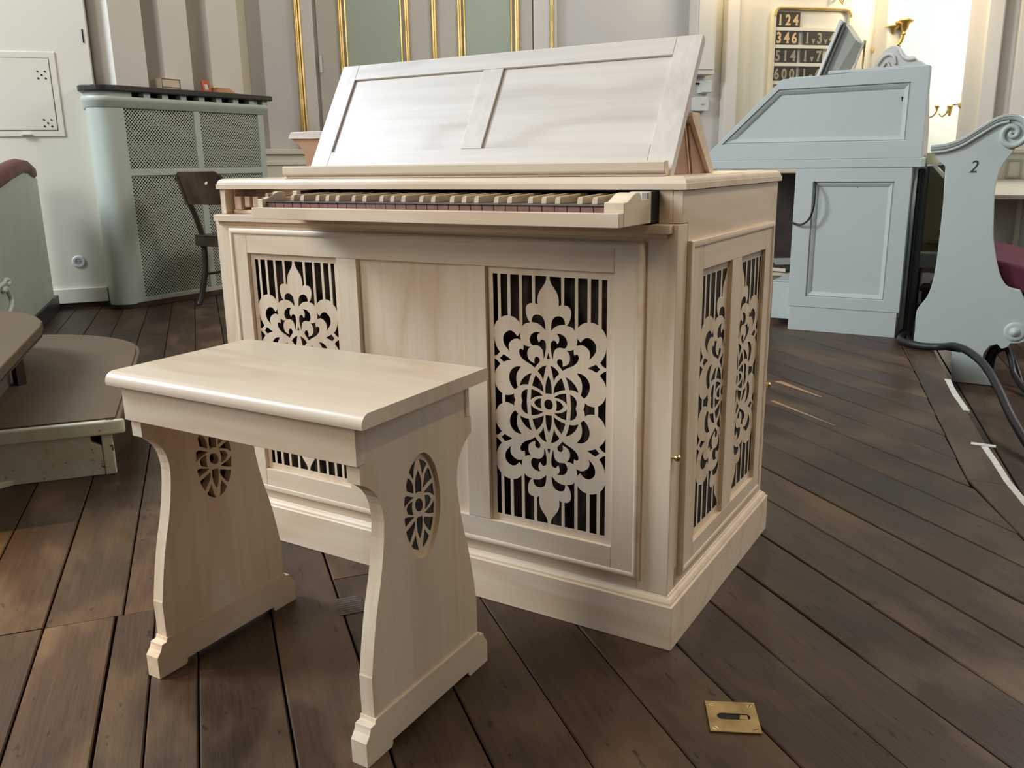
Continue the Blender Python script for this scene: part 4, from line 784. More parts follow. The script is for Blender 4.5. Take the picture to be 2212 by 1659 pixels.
# small things lying on top
TOPZ = 1.402
bk = empty('small_box', (-4.70, 2.73, TOPZ), 'small cream box with brown edging on the radiator cover', 'box')
box('body', paper, (-4.78, 2.655, TOPZ), (-4.66, 2.80, TOPZ+0.072), bk, 0.003)
for zz in (TOPZ+0.018, TOPZ+0.070): MB().tube([(-4.658, 2.653, zz), (-4.658, 2.802, zz), (-4.78, 2.804, zz)], 0.0028, 6).build('edging', terracotta, bk)
for yy in (2.656, 2.80): MB().tube([(-4.658, yy, TOPZ+0.002), (-4.658, yy, TOPZ+0.072)], 0.0025, 6).build('edging', terracotta, bk)
rf = empty('red_stand', (-4.68, 3.03, TOPZ), 'small leaning orange red frame with white centre on the radiator cover', 'frame')
TR = Matrix.Translation((-4.66, 3.035, TOPZ)) @ Matrix.Rotation(R(-12), 4, 'Y')
plate('rim', rq(-0.034, 0.0, 0.034, 0.086), [rq(-0.016, 0.022, 0.018, 0.064)], -0.014, 0.0, 'yz', red_p, rf, TR, 0.002)
box('insert', white_plastic, (-0.012, -0.016, 0.022), (-0.006, 0.018, 0.064), rf, 0, TR)
ob = empty('orange_packet', (-4.68, 3.17, TOPZ), 'low pile of pale orange packets beside the red frame', 'packet')
for k in range(4): box('packet', orange_p, (-4.76+0.004*k, 3.08+0.008*k, TOPZ+0.010*k), (-4.63, 3.27-0.020*k, TOPZ+0.009+0.010*k), ob, 0.001, None)

# ------------------------------------------------------------------ wooden chair in front of it
TCH = Matrix.Translation((0.32, -0.085, 0))
ch = empty('bentwood_chair', (-4.1, 2.62, 0), 'dark bentwood chair with veneer back facing the radiator cover', 'chair')
def curve_pts(P, n=8):
    out = []
    P = [Vector(p) for p in P]
    for i in range(len(P)-1):
        p0 = P[max(0, i-1)]; p1 = P[i]; p2 = P[i+1]; p3 = P[min(len(P)-1, i+2)]
        for k in range(n):
            t = k/n; out.append(0.5*((2*p1)+(-p0+p2)*t+(2*p0-5*p1+4*p2-p3)*t*t+(-p0+3*p1-3*p2+p3)*t**3))
    out.append(P[-1]); return out
XC = -4.38
for x in (-4.24, -4.60):
    pts_ = curve_pts([(x, 2.50, 0.845), (x, 2.545, 0.70), (x, 2.60, 0.56), (x, 2.635, 0.42), (x, 2.63, 0.25), (x, 2.585, 0.08), (x, 2.545, 0.0)])
    MB(TCH).tube(pts_, [0.019]*len(pts_), 8).build('rear_leg', dark_wood, ch, smooth=50)
for x in (-4.27, -4.58): MB(TCH).tube([(x, 2.95, 0.43), (x-0.0, 2.99, 0.0)], [0.020, 0.014], 8).build('front_leg', dark_wood, ch, smooth=50)
seatp = [(-4.20, 2.60), (-4.20, 2.90)] + arc(-4.26, 2.96, 0.06, 0, 90, 4) + arc(-4.58, 2.96, 0.06, 90, 180, 4) + [(-4.64, 2.60)]
MB(TCH).prism(seatp, 'xy', 0.385, 0.445).build('seat_rail', dark_wood, ch, 0.004)
MB(TCH).prism([(x*1.0, y) for x, y in seatp], 'xy', 0.446, 0.460).build('seat', dark_wood, ch, 0.004)
MB(TCH).tube([(-4.25, 2.62, 0.2), (-4.28, 2.97, 0.2)], 0.009, 6).build('stretcher', dark_wood, ch); MB(TCH).tube([(-4.59, 2.62, 0.2), (-4.58, 2.97, 0.2)], 0.009, 6).build('stretcher', dark_wood, ch)
# wide curved veneer backrest
L_ = []
bw = MB(TCH); nx_ = 14; rowsz = [(0.66, 2.565), (0.72, 2.545), (0.80, 2.52), (0.855, 2.50)]
front, back = [], []
for zi, (zz, yy) in enumerate(rowsz):
    for k in range(nx_+1):
        u = -1+2*k/nx_; xx = -4.42 + u*0.235
        zz2 = zz + (0.0 if zi < 3 else (0.012 - 0.05*max(0, abs(u)-0.75)/0.25))
        yc = yy - 0.045 + 0.045*u*u
        front.append((xx, yc, zz2)); back.append((xx, yc+0.010, zz2))
n_ = nx_+1; tot = len(front); fs = []
for zi in range(3):
    for k in range(nx_):
        a = zi*n_+k; fs += [(a, a+1, a+n_+1, a+n_), (tot+a, tot+a+n_, tot+a+n_+1, tot+a+1)]
for k in range(nx_): fs += [(k, tot+k, tot+k+1, k+1), (3*n_+k, 3*n_+k+1, tot+3*n_+k+1, tot+3*n_+k)]
for zi in range(3): a = zi*n_; fs += [(a, a+n_, tot+a+n_, tot+a)]; a = zi*n_+nx_; fs += [(a, tot+a, tot+a+n_, a+n_)]
bw._a(front+back, fs); bw.build('backrest', simple('dark_veneer', (0.06, 0.032, 0.02), 0.25, var=0.3, scale=9), ch, smooth=50)
MB(TCH).lathe([(0.017, 0), (0.014, 0.005), (0.0, 0.006)], (-4.335, 2.486, 0.80), (0, -1, 0), 14).build('ivory_plug', simple('ivory', (0.65, 0.55, 0.36), 0.4), ch)

# ------------------------------------------------------------------ pulpit stair: parapet, handrail, two round cornered steps
TG = Matrix.Translation((-5.0, 1.93, 0)) @ Matrix.Rotation(R(-39.3), 4, 'Z')       # local x along the wall, -y towards the camera side
pp = empty('stair_parapet', (-4.2, 1.25, 0), 'pale green panelled stair parapet with carved scroll and mahogany rail', 'parapet')
MB(TG).prism([(0.16, 0.10), (1.93, 0.10), (1.93, 0.752), (1.4, 0.802), (1.0, 0.848), (0.60, 0.880), (0.40, 0.870), (0.16, 0.838)], 'xz', -0.10, 0.0).build('green_wall', simple('grey_green_paint', (0.37, 0.42, 0.36), 0.5), pp)  # green darkened: shade on this side put into the colour
box('skirting', black, (0.06, -0.11, 0.0), (1.93, 0.012, 0.10), pp, 0.003, TG)
hr = MB(TG); path = [(1.95, -0.03, 0.785), (1.4, -0.03, 0.838), (0.965, -0.03, 0.888), (0.62, -0.03, 0.918), (0.46, -0.03, 0.914), (0.34, -0.03, 0.893), (0.23, -0.03, 0.872)]
secs = []
for i, (x, y, z) in enumerate(path):
    s = 1.0 if i < 6 else 0.75; b_ = 0.035
    secs.append([(x, y+dy*s, z+dz*s) for dy, dz in ((-0.035, -0.040), (-0.055, -0.022), (-0.058, 0.004), (-0.038, 0.030), (0, 0.038), (0.038, 0.030), (0.058, 0.004), (0.055, -0.022), (0.035, -0.040))])
hr.loops(secs).build('handrail', mahogany, pp, smooth=60)
sc_pts = [(1.98, -0.012, 0.44), (1.95, -0.012, 0.46), (1.90, -0.012, 0.455), (1.885, -0.012, 0.43), (1.91, -0.012, 0.415)]
def flatscroll(pts_, r): return MB(TG).tube(curve_pts(pts_, 6), r, 8)
flatscroll([(1.78, 0.008, 0.360), (1.70, 0.008, 0.366), (1.63, 0.008, 0.366), (1.56, 0.008, 0.378), (1.49, 0.008, 0.366), (1.51, 0.008, 0.351), (1.57, 0.008, 0.357)], 0.011).build('carved_scroll', pew_white, pp, smooth=60)
flatscroll([(1.60, 0.008, 0.330), (1.655, 0.008, 0.338), (1.60, 0.008, 0.341), (1.54, 0.008, 0.318), (1.50, 0.008, 0.277), (1.52, 0.008, 0.247), (1.59, 0.008, 0.225), (1.66, 0.008, 0.215)], 0.011).build('carved_scroll', pew_white, pp, smooth=60)

def sn(s, t): return wcoord(s, t)
st = empty('stair_step', (*sn(-2.2, -1.8), 0), 'lowest brown topped stair step with chipped cream riser', 'step', 'pulpit stair steps')
def round_outline(a1, a0, n1, n0, r):      # right end a1, left end a0, near wall edge n1, far edge n0
    return [(a1, n0), (a1, n1)] + [(a0+r+r*math.cos(R(q)), n1-r+r*math.sin(R(q))) for q in range(90, 181, 10)] + [(a0, n0)]
o1 = [sn(s, t) for s, t in round_outline(-1.47, -3.12, -1.03, -2.7, 0.62)]
MB().prism(o1, 'xy', 0.130, 0.168).build('tread', step_brown, st, 0.003)
ins = [sn(s, t) for s, t in round_outline(-1.475, -3.05, -1.045, -2.65, 0.58)]
MB().prism(ins, 'xy', 0.168, 0.172).build('linoleum', step_brown, st)
# nosing board on the end and its riser boards with a knocked out hole
TE = Matrix.Translation((*sn(-1.47, -1.03), 0)) @ Matrix.Rotation(R(-39.3-90), 4, 'Z')      # local x runs along the end face away from the corner, +y = out of the face
MB(TE).prism([(0.0, 0.0)] + [(-0.01, 0.004), (-0.012, 0.014), (-0.004, 0.022), (0.02, 0.024), (1.6, 0.024), (1.6, -0.002)], 'xy', 0.127, 0.169).build('nosing', chip, st, 0.005)
hole = [(0.052, 0.127), (0.052, 0.098), (0.060, 0.096), (0.072, 0.094), (0.098, 0.083), (0.100, 0.127)]
MB(TE).prism([(0.028, 0.0), (0.028, 0.1265), (0.058, 0.1265), (0.058, 0.0)], 'xz', -0.012, 0.010).build('corner_post', chip, st, 0.003)
MB(TE).prism([(0.0585, 0.0), (1.6, 0.0), (1.6, 0.1265), (0.089, 0.1265), (0.087, 0.104), (0.0765, 0.099), (0.0595, 0.090)], 'xz', -0.014, 0.007).build('riser_board', chip, st, 0.003)
box('riser_backing', dark, (0.03, -0.05, 0.0), (1.6, -0.03, 0.125), st, 0, TE)
MB().prism([sn(s, t) for s, t in round_outline(-1.53, -3.0, -1.07, -2.6, 0.56)], 'xy', 0.0, 0.129).build('core', dark_wood, st)
MB(TE).prism([(0.30, 0.006), (1.6, 0.006), (1.6, 0.05), (0.36, 0.04)], 'xy', 0.0, 0.018).build('toe_strip', chip, st, 0.003)
st2 = empty('stair_step', (*sn(-2.2, -2.1), 0.172), 'second brown stair step with worn dark edge above the lowest', 'step', 'pulpit stair steps')
o2 = [sn(s, t) for s, t in [(-1.1, -2.7), (-1.1, -1.33), (-2.24, -1.332), (-2.37, -1.345), (-2.50, -1.385), (-2.62, -1.45), (-2.72, -1.54), (-2.80, -1.66), (-2.86, -1.85), (-2.88, -2.7)]]
MB().prism(o2, 'xy', 0.306, 0.340).build('tread', step_brown, st2, 0.004)
MB().loops([[(x, y, z) for x, y in o2] for z in (0.300, 0.306)]).build('tread_edge', dark_wood, st2)
o3 = [sn(s, t) for s, t in [(-1.2, -2.7), (-1.2, -1.42), (-2.1, -1.42), (-2.42, -1.46), (-2.62, -1.62), (-2.72, -1.85), (-2.74, -2.7)]]
MB().prism(o3, 'xy', 0.1725, 0.300).build('riser_drum', simple('grey_riser', (0.10, 0.09, 0.075), 0.6), st2)
box('foot_block', dark_wood, (*sn(-2.05, -1.41), 0.1725), (sn(-2.05, -1.41)[0]+0.03, sn(-2.05, -1.41)[1]+0.03, 0.30), st2)

# ------------------------------------------------------------------ white organ console at the right
wc = empty('organ_console', (-0.35, 3.6, 0), 'blue white painted organ console with sloping panelled side on a pedestal', 'organ console')
prof_side = [(-1.13, 0.882), (-0.716, 1.277), (-0.036, 1.300), (-0.036, 0.882)]
def frame_plate(name, outer, hole, y0, y1): return plate(name, outer, [hole], y0, y1, 'xz', white_blue, wc, None, 0.002)
hole = [(-1.015, 0.965), (-0.731, 1.228), (-0.112, 1.230), (-0.112, 0.960)]
frame_plate('side_frame', prof_side, hole, 3.300, 3.322)
cx_, cz_ = -0.50, 1.09
def shrink(P, d):
    n = len(P); out = []
    for i in range(n):
        a, b, c = Vector(P[i-1]), Vector(P[i]), Vector(P[(i+1) % n]); e1 = (b-a).normalized(); e2 = (c-b).normalized()
        n1 = Vector((-e1.y, e1.x)); n2 = Vector((-e2.y, e2.x)); ctr = Vector((cx_, cz_))
        if n1.dot(ctr-b) < 0: n1 = -n1
        if n2.dot(ctr-b) < 0: n2 = -n2
        m = (n1+n2).normalized(); out.append(tuple(b + m*(d/max(0.3, m.dot(n1)))))
    return out
MB().loops([[(x, y, z) for x, z in shrink(hole, d)] for d, y in [(0, 3.300), (0.0005, 3.309), (0.004, 3.310), (0.008, 3.305), (0.022, 3.312), (0.030, 3.322), (0.032, 3.322)]], False, False).build('panel_moulding', white_blue, wc, smooth=30)
MB().prism(hole, 'xz', 3.320, 3.330).build('side_panel', white_blue, wc)
MB().prism(prof_side, 'xz', 3.331, 3.37).build('case', white_blue, wc, 0.003)
box('rear_case', white_blue, (-0.78, 3.371, 0.883), (-0.30, 4.20, 1.20), wc, 0.003)
box('stand_shelf', white_blue, (-0.70, 3.371, 1.2005), (-0.16, 4.15, 1.29), wc, 0.003)
box('desk_board', white_blue, (-1.14, 3.296, 0.838), (-0.030, 4.22, 0.881), wc, 0.003)
plate('pedestal_frame', rq(-0.620, 0.128, -0.070, 0.838), [rq(-0.530, 0.183, -0.145, 0.770)], 3.300, 3.320, 'xz', white_blue, wc, None, 0.002)
cx_, cz_ = -0.34, 0.48
ph = rq(-0.530, 0.183, -0.145, 0.770)
MB().loops([[(x, y, z) for x, z in shrink(ph, d)] for d, y in [(0, 3.300), (0.0005, 3.309), (0.004, 3.310), (0.008, 3.305), (0.020, 3.311), (0.027, 3.3195), (0.029, 3.3195)]], False, False).build('panel_moulding', white_blue, wc, smooth=30)
box('pedestal_panel', white_blue, (-0.53, 3.319, 0.183), (-0.145, 3.328, 0.77), wc)
box('pedestal', white_blue, (-0.615, 3.329, 0.10), (-0.075, 3.95, 0.836), wc)
box('plinth', white_blue, (-0.612, 3.304, 0.0), (-0.080, 3.94, 0.127), wc, 0.002)
for kx, kz in ((-0.147, 1.158), (-0.318, 0.752)):
    yk = 3.3195 if kz > 1 else 3.3185
    MB().lathe([(0.0042, 0), (0.0042, 0.0012)], (kx, yk, kz+0.004), (0, -1, 0), 12).build('keyhole', dark, wc); MB().box(kx-0.0018, yk-0.0012, kz-0.012, kx+0.0018, yk, kz+0.004).build('keyhole', dark, wc)
MB().prism([(3.3705, 0.883), (3.56, 0.883), (3.53, 1.02), (3.3705, 1.24)], 'yz', -0.29, -0.040).build('rear_return', door_beige, wc, 0.002)
box('lid_edge', white_blue, (-0.50, 3.331, 1.2905), (-0.05, 3.37, 1.306), wc, 0.003)
lbx = empty('side_step', (-0.68, 3.6, 0.045), 'low white box on short feet left of the console pedestal', 'box')
box('body', white_blue, (-0.735, 3.42, 0.035), (-0.622, 3.95, 0.235), lbx, 0.003); box('lid', white_blue, (-0.735, 3.42, 0.236), (-0.622, 3.95, 0.244), lbx, 0.002)
for yy in (3.5, 3.85): box('foot', dark_wood, (-0.71, yy, 0), (-0.65, yy+0.05, 0.035), lbx)
# music stand leaning on top of the console
ms = empty('music_stand', (-0.55, 4.0, 1.29), 'grey music stand leaning back on top of the white console', 'music stand')
MB().prism([(-0.67, 1.291), (-0.585, 1.291), (-0.475, 1.497), (-0.552, 1.605), (-0.570, 1.588)], 'xz', 3.84, 4.10).build('desk', simple('grey_stand', (0.33, 0.34, 0.30), 0.5), ms, 0.003)
MB().prism([(-0.674, 1.291), (-0.660, 1.291), (-0.545, 1.600), (-0.558, 1.608), (-0.566, 1.594)], 'xz', 3.80, 3.84).build('edge_strip', white_plastic, ms, 0.002)
MB().prism([(-0.644, 1.291), (-0.636, 1.291), (-0.530, 1.588), (-0.538, 1.592)], 'xz', 3.815, 3.84).build('groove', simple('dark_grey_groove', (0.12, 0.12, 0.10), 0.5), ms)
MB().tube([(-0.440, 3.88, 1.50), (-0.505, 3.88, 1.291)], 0.006, 8).build('prop', door_beige, ms); MB().tube([(-0.440, 3.9, 1.50), (-0.447, 3.9, 1.291)], 0.005, 8).build('prop', brass, ms)

# things seen in the gap left of the console
dc = empty('dark_cabinet', (-1.3, 4.4, 0), 'very dark brown cabinet in the gap behind the new organ', 'cabinet')
box('carcass', dark_wood, (-1.75, 4.3, 0.0), (-0.66, 4.75, 0.80), dc, 0.004)
box('door', dark_wood, (-1.2, 4.288, 0.10), (-0.70, 4.3, 0.76), dc, 0.003); box('door', dark_wood, (-1.72, 4.288, 0.10), (-1.22, 4.3, 0.76), dc, 0.003)
MB().lathe([(0.01, 0), (0.014, 0.012), (0, 0.02)], (-0.76, 4.288, 0.44), (0, -1, 0), 12).build('knob', brass, dc)
tb = empty('terracotta_box', (-0.85, 3.9, 0), 'reddish brown wooden box on the floor behind the organ', 'box')
box('body', terracotta, (-0.98, 3.75, 0.03), (-0.745, 4.0, 0.20), tb, 0.003); box('lid', olive, (-0.99, 3.74, 0.201), (-0.745, 4.02, 0.215), tb, 0.002); box('base', black, (-0.97, 3.76, 0), (-0.76, 3.99, 0.03), tb)
for k, (a, zz, m_) in enumerate(((14, 0.216, olive), (-8, 0.242, dark_wood))):
    t_ = Matrix.Translation((-0.83, 3.88, zz)) @ Matrix.Rotation(R(a), 4, 'Z')
    b_ = empty('loose_book', (-0.83, 3.88, zz), ('brown book' if k == 0 else 'upper dark book') + ' lying on the reddish box behind the organ', 'book')
    box('cover', m_, (-0.09, -0.07, 0), (0.08, 0.07, 0.024), b_, 0.002, t_); box('pages', paper, (-0.087, -0.0715, 0.003), (0.077, 0.06, 0.021), b_, 0, t_)
sh = box('paper_sheet', simple('grey_paper', (0.38, 0.38, 0.36), 0.7), (-0.06, -0.045, 0), (0.06, 0.045, 0.002), None, 0, Matrix.Translation((-0.79, 3.84, 0.30)) @ Matrix.Rotation(R(35), 4, 'Z') @ Matrix.Rotation(R(18), 4, 'X'))
top(sh, 'loose grey paper sheet leaning on the books behind the organ', 'paper')
wl = empty('wall_cable', (-0.51, 3.29, 0.77), 'thin black cable looping over the left edge of the console pedestal', 'cable')
MB().tube(curve_pts([(-0.522, 3.305, 0.772), (-0.513, 3.275, 0.74), (-0.509, 3.262, 0.695), (-0.512, 3.262, 0.64), (-0.530, 3.270, 0.588), (-0.558, 3.275, 0.562), (-0.585, 3.28, 0.556), (-0.612, 3.284, 0.563), (-0.640, 3.31, 0.574), (-0.65, 3.38, 0.58)], 6), 0.0052, 10).build('cable_run', rubber, wl, smooth=60)

# gap between console and pew
hb2 = empty('cable_duct', (-0.02, 3.42, 0), 'thick dark vertical duct hanging beside the right edge of the console', 'cable duct')
MB().prism([(-0.058, 3.40), (-0.018, 3.39), (-0.012, 3.44), (-0.05, 3.45)], 'xy', 0.0, 0.83).build('duct', simple('blue_black_cloth', (0.022, 0.025, 0.032), 0.8), hb2, 0.006)
for k in range(2): MB().tube([(-0.045+0.02*k, 3.392, 0.02), (-0.042+0.02*k, 3.392, 0.82)], 0.006, 8).build('cable_run', rubber, hb2)
ol = empty('olive_screen', (0.1, 4.3, -0.178), 'olive brown screen board standing behind the console and pew', 'screen')
box('board', olive, (-0.10, 4.28, 0.22), (0.20, 4.31, 0.88), ol); box('post', dark_wood, (-0.12, 4.28, -0.178), (-0.10, 4.32, 0.88), ol); box('post', dark_wood, (0.20, 4.28, -0.178), (0.22, 4.32, 0.88), ol)
box('ledge', olive, (-0.09, 4.22, 0.40), (0.16, 4.28, 0.42), ol, 0.002)
wb = empty('white_plank', (0.0, 3.95, 0), 'short white plank lying on dark steps between console and pew', 'plank')
box('board', pew_white, (-0.10, 3.96, 0.285), (0.06, 4.08, 0.365), wb, 0.003)
for xx in (-0.09, 0.02): box('bearer', dark_wood, (xx, 3.97, 0.0), (xx+0.03, 4.07, 0.284), wb)
ds = empty('dark_steps', (0.05, 3.75, 0), 'two dark brown steps in the shadow behind the pew end', 'steps')
box('tread', dark_wood, (-0.03, 3.62, 0.10), (0.07, 3.84, 0.13), ds, 0.003); box('tread', dark_wood, (-0.03, 3.70, 0.19), (0.07, 3.855, 0.215), ds, 0.003); box('riser', dark_wood, (-0.02, 3.66, 0.0), (0.06, 3.68, 0.099), ds); box('riser', dark_wood, (-0.02, 3.74, 0.131), (0.06, 3.76, 0.189), ds)
# small yellow lit shelf piece
ys = empty('corner_shelf', (-0.0, 3.95, 0.86), 'small cream shelf end catching lamp light right of the console', 'shelf')
MB().prism([(-0.03, 0.905), (0.045, 0.90), (0.045, 0.857), (0.02, 0.848), (-0.03, 0.852)], 'xz', 3.44, 3.52).build('shelf_end', simple('pale_yellow_paint', (0.78, 0.72, 0.50), 0.5), ys, 0.004)
MB().prism([(0.015, 0.846), (0.06, 0.80), (0.055, 0.78), (0.0, 0.84)], 'xz', 3.45, 3.50).build('bracket', pew_white, ys, 0.003)

# ------------------------------------------------------------------ pew end marked 2
pw = empty('pew', (0.27, 3.3, -0.178), 'scrolled grey white church pew end marked with number 2', 'pew')
OUT = [(0.017, 0.938), (0.077, 0.942), (0.134, 0.962), (0.182, 0.992), (0.229, 1.025), (0.275, 1.052), (0.317, 1.060), (0.352, 1.055), (0.385, 1.034), (0.398, 0.992), (0.388, 0.955), (0.36, 0.930),
       (0.348, 0.905), (0.328, 0.874), (0.306, 0.830), (0.296, 0.780), (0.293, 0.720), (0.300, 0.620), (0.309, 0.52), (0.322, 0.46), (0.336, 0.405), (0.352, 0.355), (0.372, 0.318), (0.392, 0.297), (0.42, 0.288), (0.443, 0.284), (0.452, 0.270), (0.464, 0.244), (0.482, 0.216), (0.510, 0.180), (0.524, 0.14), (0.522, 0.095), (0.500, 0.058), (0.470, 0.040), (0.431, 0.034), (0.424, 0.018), (0.408, 0.008), (0.396, 0.006), (0.388, 0.018), (0.378, 0.025), (0.351, 0.016), (0.333, -0.012), (0.325, -0.045), (0.333, -0.12), (0.39, -0.176),
       (0.203, -0.176), (0.195, -0.09), (0.191, 0.001), (0.018, 0.001), (0.020, 0.06), (0.017, 0.132), (0.022, 0.168), (0.038, 0.196), (0.054, 0.222), (0.066, 0.252), (0.076, 0.302), (0.083, 0.379), (0.0855, 0.514), (0.086, 0.68), (0.083, 0.815), (0.078, 0.842), (0.060, 0.858), (0.034, 0.885)]
MB().prism(smooth_poly(OUT, 2, 35), 'xz', 3.22, 3.26).build('end_board', pew_white, pw, 0.002)
# moulded cap following the top and rolling into a volute
cap = [(0.012, 0.925), (0.040, 0.927), (0.077, 0.932), (0.134, 0.952), (0.182, 0.982), (0.229, 1.015), (0.275, 1.043), (0.317, 1.052), (0.350, 1.047), (0.381, 1.026), (0.396, 0.992), (0.388, 0.957), (0.362, 0.934), (0.335, 0.929), (0.308, 0.943), (0.297, 0.968), (0.302, 0.995), (0.322, 1.012), (0.346, 1.008), (0.358, 0.990), (0.352, 0.972), (0.336, 0.966), (0.327, 0.977), (0.333, 0.988)]
cp = curve_pts([(x, 3.212, z) for x, z in cap], 5); nn = len(cp)
MB().tube(cp, [0.0135 if k < nn*0.62 else 0.0135*(1-0.45*(k-nn*0.62)/(nn*0.38)) for k in range(nn)], 10).build('cap_moulding', pew_white, pw, smooth=60)
c2 = curve_pts([(x+0.003, 3.208, z-0.020) for x, z in cap[:8]] , 5)
MB().tube(c2, 0.0065, 8).build('cap_bead', pew_white, pw, smooth=60)
MB().loops([[(q.x, 3.195, q.z+0.012), (q.x, 3.28, q.z+0.012), (q.x, 3.28, q.z+0.002), (q.x, 3.195, q.z+0.002)] for q in curve_pts([(x, 0, z) for x, z in cap[:10]], 5)]).build('cap_board', pew_white, pw, smooth=60)
MB().lathe([(0.046, 0), (0.044, 0.004), (0.036, 0.007), (0.024, 0.006), (0.020, 0.012), (0.010, 0.022), (0, 0.024)], (0.444, 3.22, 0.090), (0, -1, 0), 28).build('rosette', pew_white, pw, smooth=50)
fc = bpy.data.curves.new('t', 'FONT'); fc.body = '2'; fc.size = 0.078; fc.extrude = 0.0008; fc.shear = 0.25; fc.align_x = 'CENTER'; fc.align_y = 'CENTER'
to = bpy.data.objects.new('t', fc); col.objects.link(to); me = bpy.data.meshes.new_from_object(to.evaluated_get(bpy.context.evaluated_depsgraph_get())); bpy.data.objects.remove(to)
me.transform(Matrix.Translation((0.1955, 3.2190, 0.836)) @ Matrix.Rotation(R(90), 4, 'X') @ Matrix.Diagonal((0.84, 1, 1, 1))); me.materials.clear(); me.materials.append(simple('dark_grey_figure', (0.035, 0.045, 0.045), 0.5)); o = bpy.data.objects.new('figure', me); col.objects.link(o); finish(o, pw)
box('seat_board', pew_white, (0.10, 3.26, 0.22), (0.50, 4.2, 0.25), pw, 0.003); MB().prism([(0.10, 0.25), (0.13, 0.25), (0.095, 0.85), (0.075, 0.85)], 'xz', 3.26, 4.2).build('seat_back', pew_white, pw, 0.003)
cu2 = empty('pew_cushion', (0.4, 3.9, 0.25), 'burgundy cushion lying on the pew seat', 'cushion')
MB().prism([(0.17, 0.26), (0.50, 0.26), (0.55, 0.29), (0.54, 0.335), (0.44, 0.39), (0.33, 0.415), (0.17, 0.43)], 'xz', 3.275, 4.19).build('cushion_body', burgundy, cu2, 0.02, seg=4)
# thick black cable snaking past the pew foot
bc = empty('floor_cable', (0.2, 2.9, 0), 'thick black cable snaking over the step past the pew foot', 'cable')
MB().tube(curve_pts([(-0.03, 3.33, 0.022), (-0.04, 3.20, 0.020), (0.0, 3.10, 0.020), (0.08, 3.05, 0.020), (0.155, 3.03, 0.028), (0.22, 2.96, 0.05), (0.29, 2.86, 0.045), (0.36, 2.71, 0.022), (0.42, 2.52, -0.02), (0.50, 2.28, -0.10), (0.60, 2.02, -0.158), (0.78, 1.6, -0.160), (1.2, 1.2, -0.160)], 8), 0.017, 14).build('cable_run', rubber, bc, smooth=60)
MB().tube(curve_pts([(-0.02, 3.30, 0.016), (0.01, 3.16, 0.016), (0.09, 3.09, 0.014), (0.165, 3.06, 0.02), (0.24, 3.03, 0.02)], 8), 0.011, 12).build('thin_cable_run', rubber, bc, smooth=60)
bc2 = empty('coiled_cable', (0.45, 3.1, -0.178), 'black cable loop hanging behind the pew foot', 'cable')
MB().tube(curve_pts([(0.34, 3.35, -0.10), (0.36, 3.33, -0.02), (0.41, 3.33, 0.0), (0.44, 3.30, -0.05), (0.47, 3.22, -0.12), (0.55, 3.05, -0.162), (0.75, 2.8, -0.162)], 8), 0.014, 12).build('cable_run', rubber, bc2, smooth=60)
MB().tube(curve_pts([(0.36, 3.37, -0.16), (0.37, 3.36, -0.05), (0.42, 3.36, -0.02), (0.46, 3.34, -0.08), (0.50, 3.25, -0.16)], 8), 0.012, 12).build('cable_run', rubber, bc2, smooth=60)

# sconces
def wscallop(name_parent, T_, p, s=1.0):
    pass
sA = empty('wall_sconce', (-0.95, 7.85, 1.9), 'gilt two armed wall sconce with lit candle bulbs right of the hymn board', 'sconce')
def cup(parent, c, s, up=True):
    MB().lathe([(0.010*s, -0.07*s), (0.020*s, -0.062*s), (0.013*s, -0.05*s), (0.026*s, -0.03*s), (0.034*s, 0.0), (0.058*s, 0.012*s), (0.060*s, 0.020*s), (0.036*s, 0.022*s), (0.036*s, 0.034*s), (0.028*s, 0.036*s)], c, (0, 0, 1), 18).build('cup', gold, parent, smooth=50)
    b_ = MB().lathe([(0.010*s, 0.03*s), (0.013*s, 0.05*s), (0.016*s, 0.075*s), (0.009*s, 0.11*s), (0.0, 0.135*s)], c, (0, 0, 1), 14).build('bulb', bulb_m, parent, smooth=60)
cA = (-0.915, 7.72, 2.01); cB = (-0.80, 7.74, 2.055)
MB().tube(curve_pts([(-1.02, 7.80, 1.86), (-0.97, 7.76, 1.845), (-0.91, 7.73, 1.88), (-0.90, 7.72, 1.95)], 6), 0.016, 10).build('arm', gold, sA, smooth=60)
MB().tube(curve_pts([(-1.02, 7.80, 1.86), (-0.93, 7.76, 1.855), (-0.83, 7.75, 1.90), (-0.805, 7.74, 1.99)], 6), 0.018, 10).build('arm', gold, sA, smooth=60)
cup(sA, (-0.90, 7.72, 2.02), 1.15); cup(sA, (-0.80, 7.74, 2.06), 1.35)
MB().lathe([(0.05, 0), (0.045, 0.02), (0.02, 0.03)], (-1.04, 7.83, 1.86), (0.7, -0.7, 0), 20).build('wall_plate', gold, sA, smooth=50)
sB = empty('far_sconce', (-0.42, 9.9, 1.4), 'small brass sconce on the brightly lit far alcove wall', 'sconce')
MB().tube(curve_pts([(-0.74, 9.3, 1.29), (-0.67, 9.3, 1.30), (-0.63, 9.3, 1.345), (-0.62, 9.3, 1.39)], 6), 0.008, 8).build('arm', brass, sB); MB().tube(curve_pts([(-0.60, 9.3, 1.33), (-0.57, 9.3, 1.30), (-0.53, 9.3, 1.33), (-0.50, 9.3, 1.40), (-0.42, 9.3, 1.42)], 6), 0.009, 8).build('arm', brass, sB)
MB().lathe([(0.012, -0.10), (0.022, -0.04), (0.034, 0.0), (0.020, 0.01)], (-0.50, 9.3, 1.40), (0, 0, 1), 14).build('cup', brass, sB); MB().lathe([(0.008, -0.05), (0.016, -0.02), (0.028, 0.0), (0.018, 0.01)], (-0.625, 9.3, 1.405), (0, 0, 1), 14).build('cup', brass, sB)
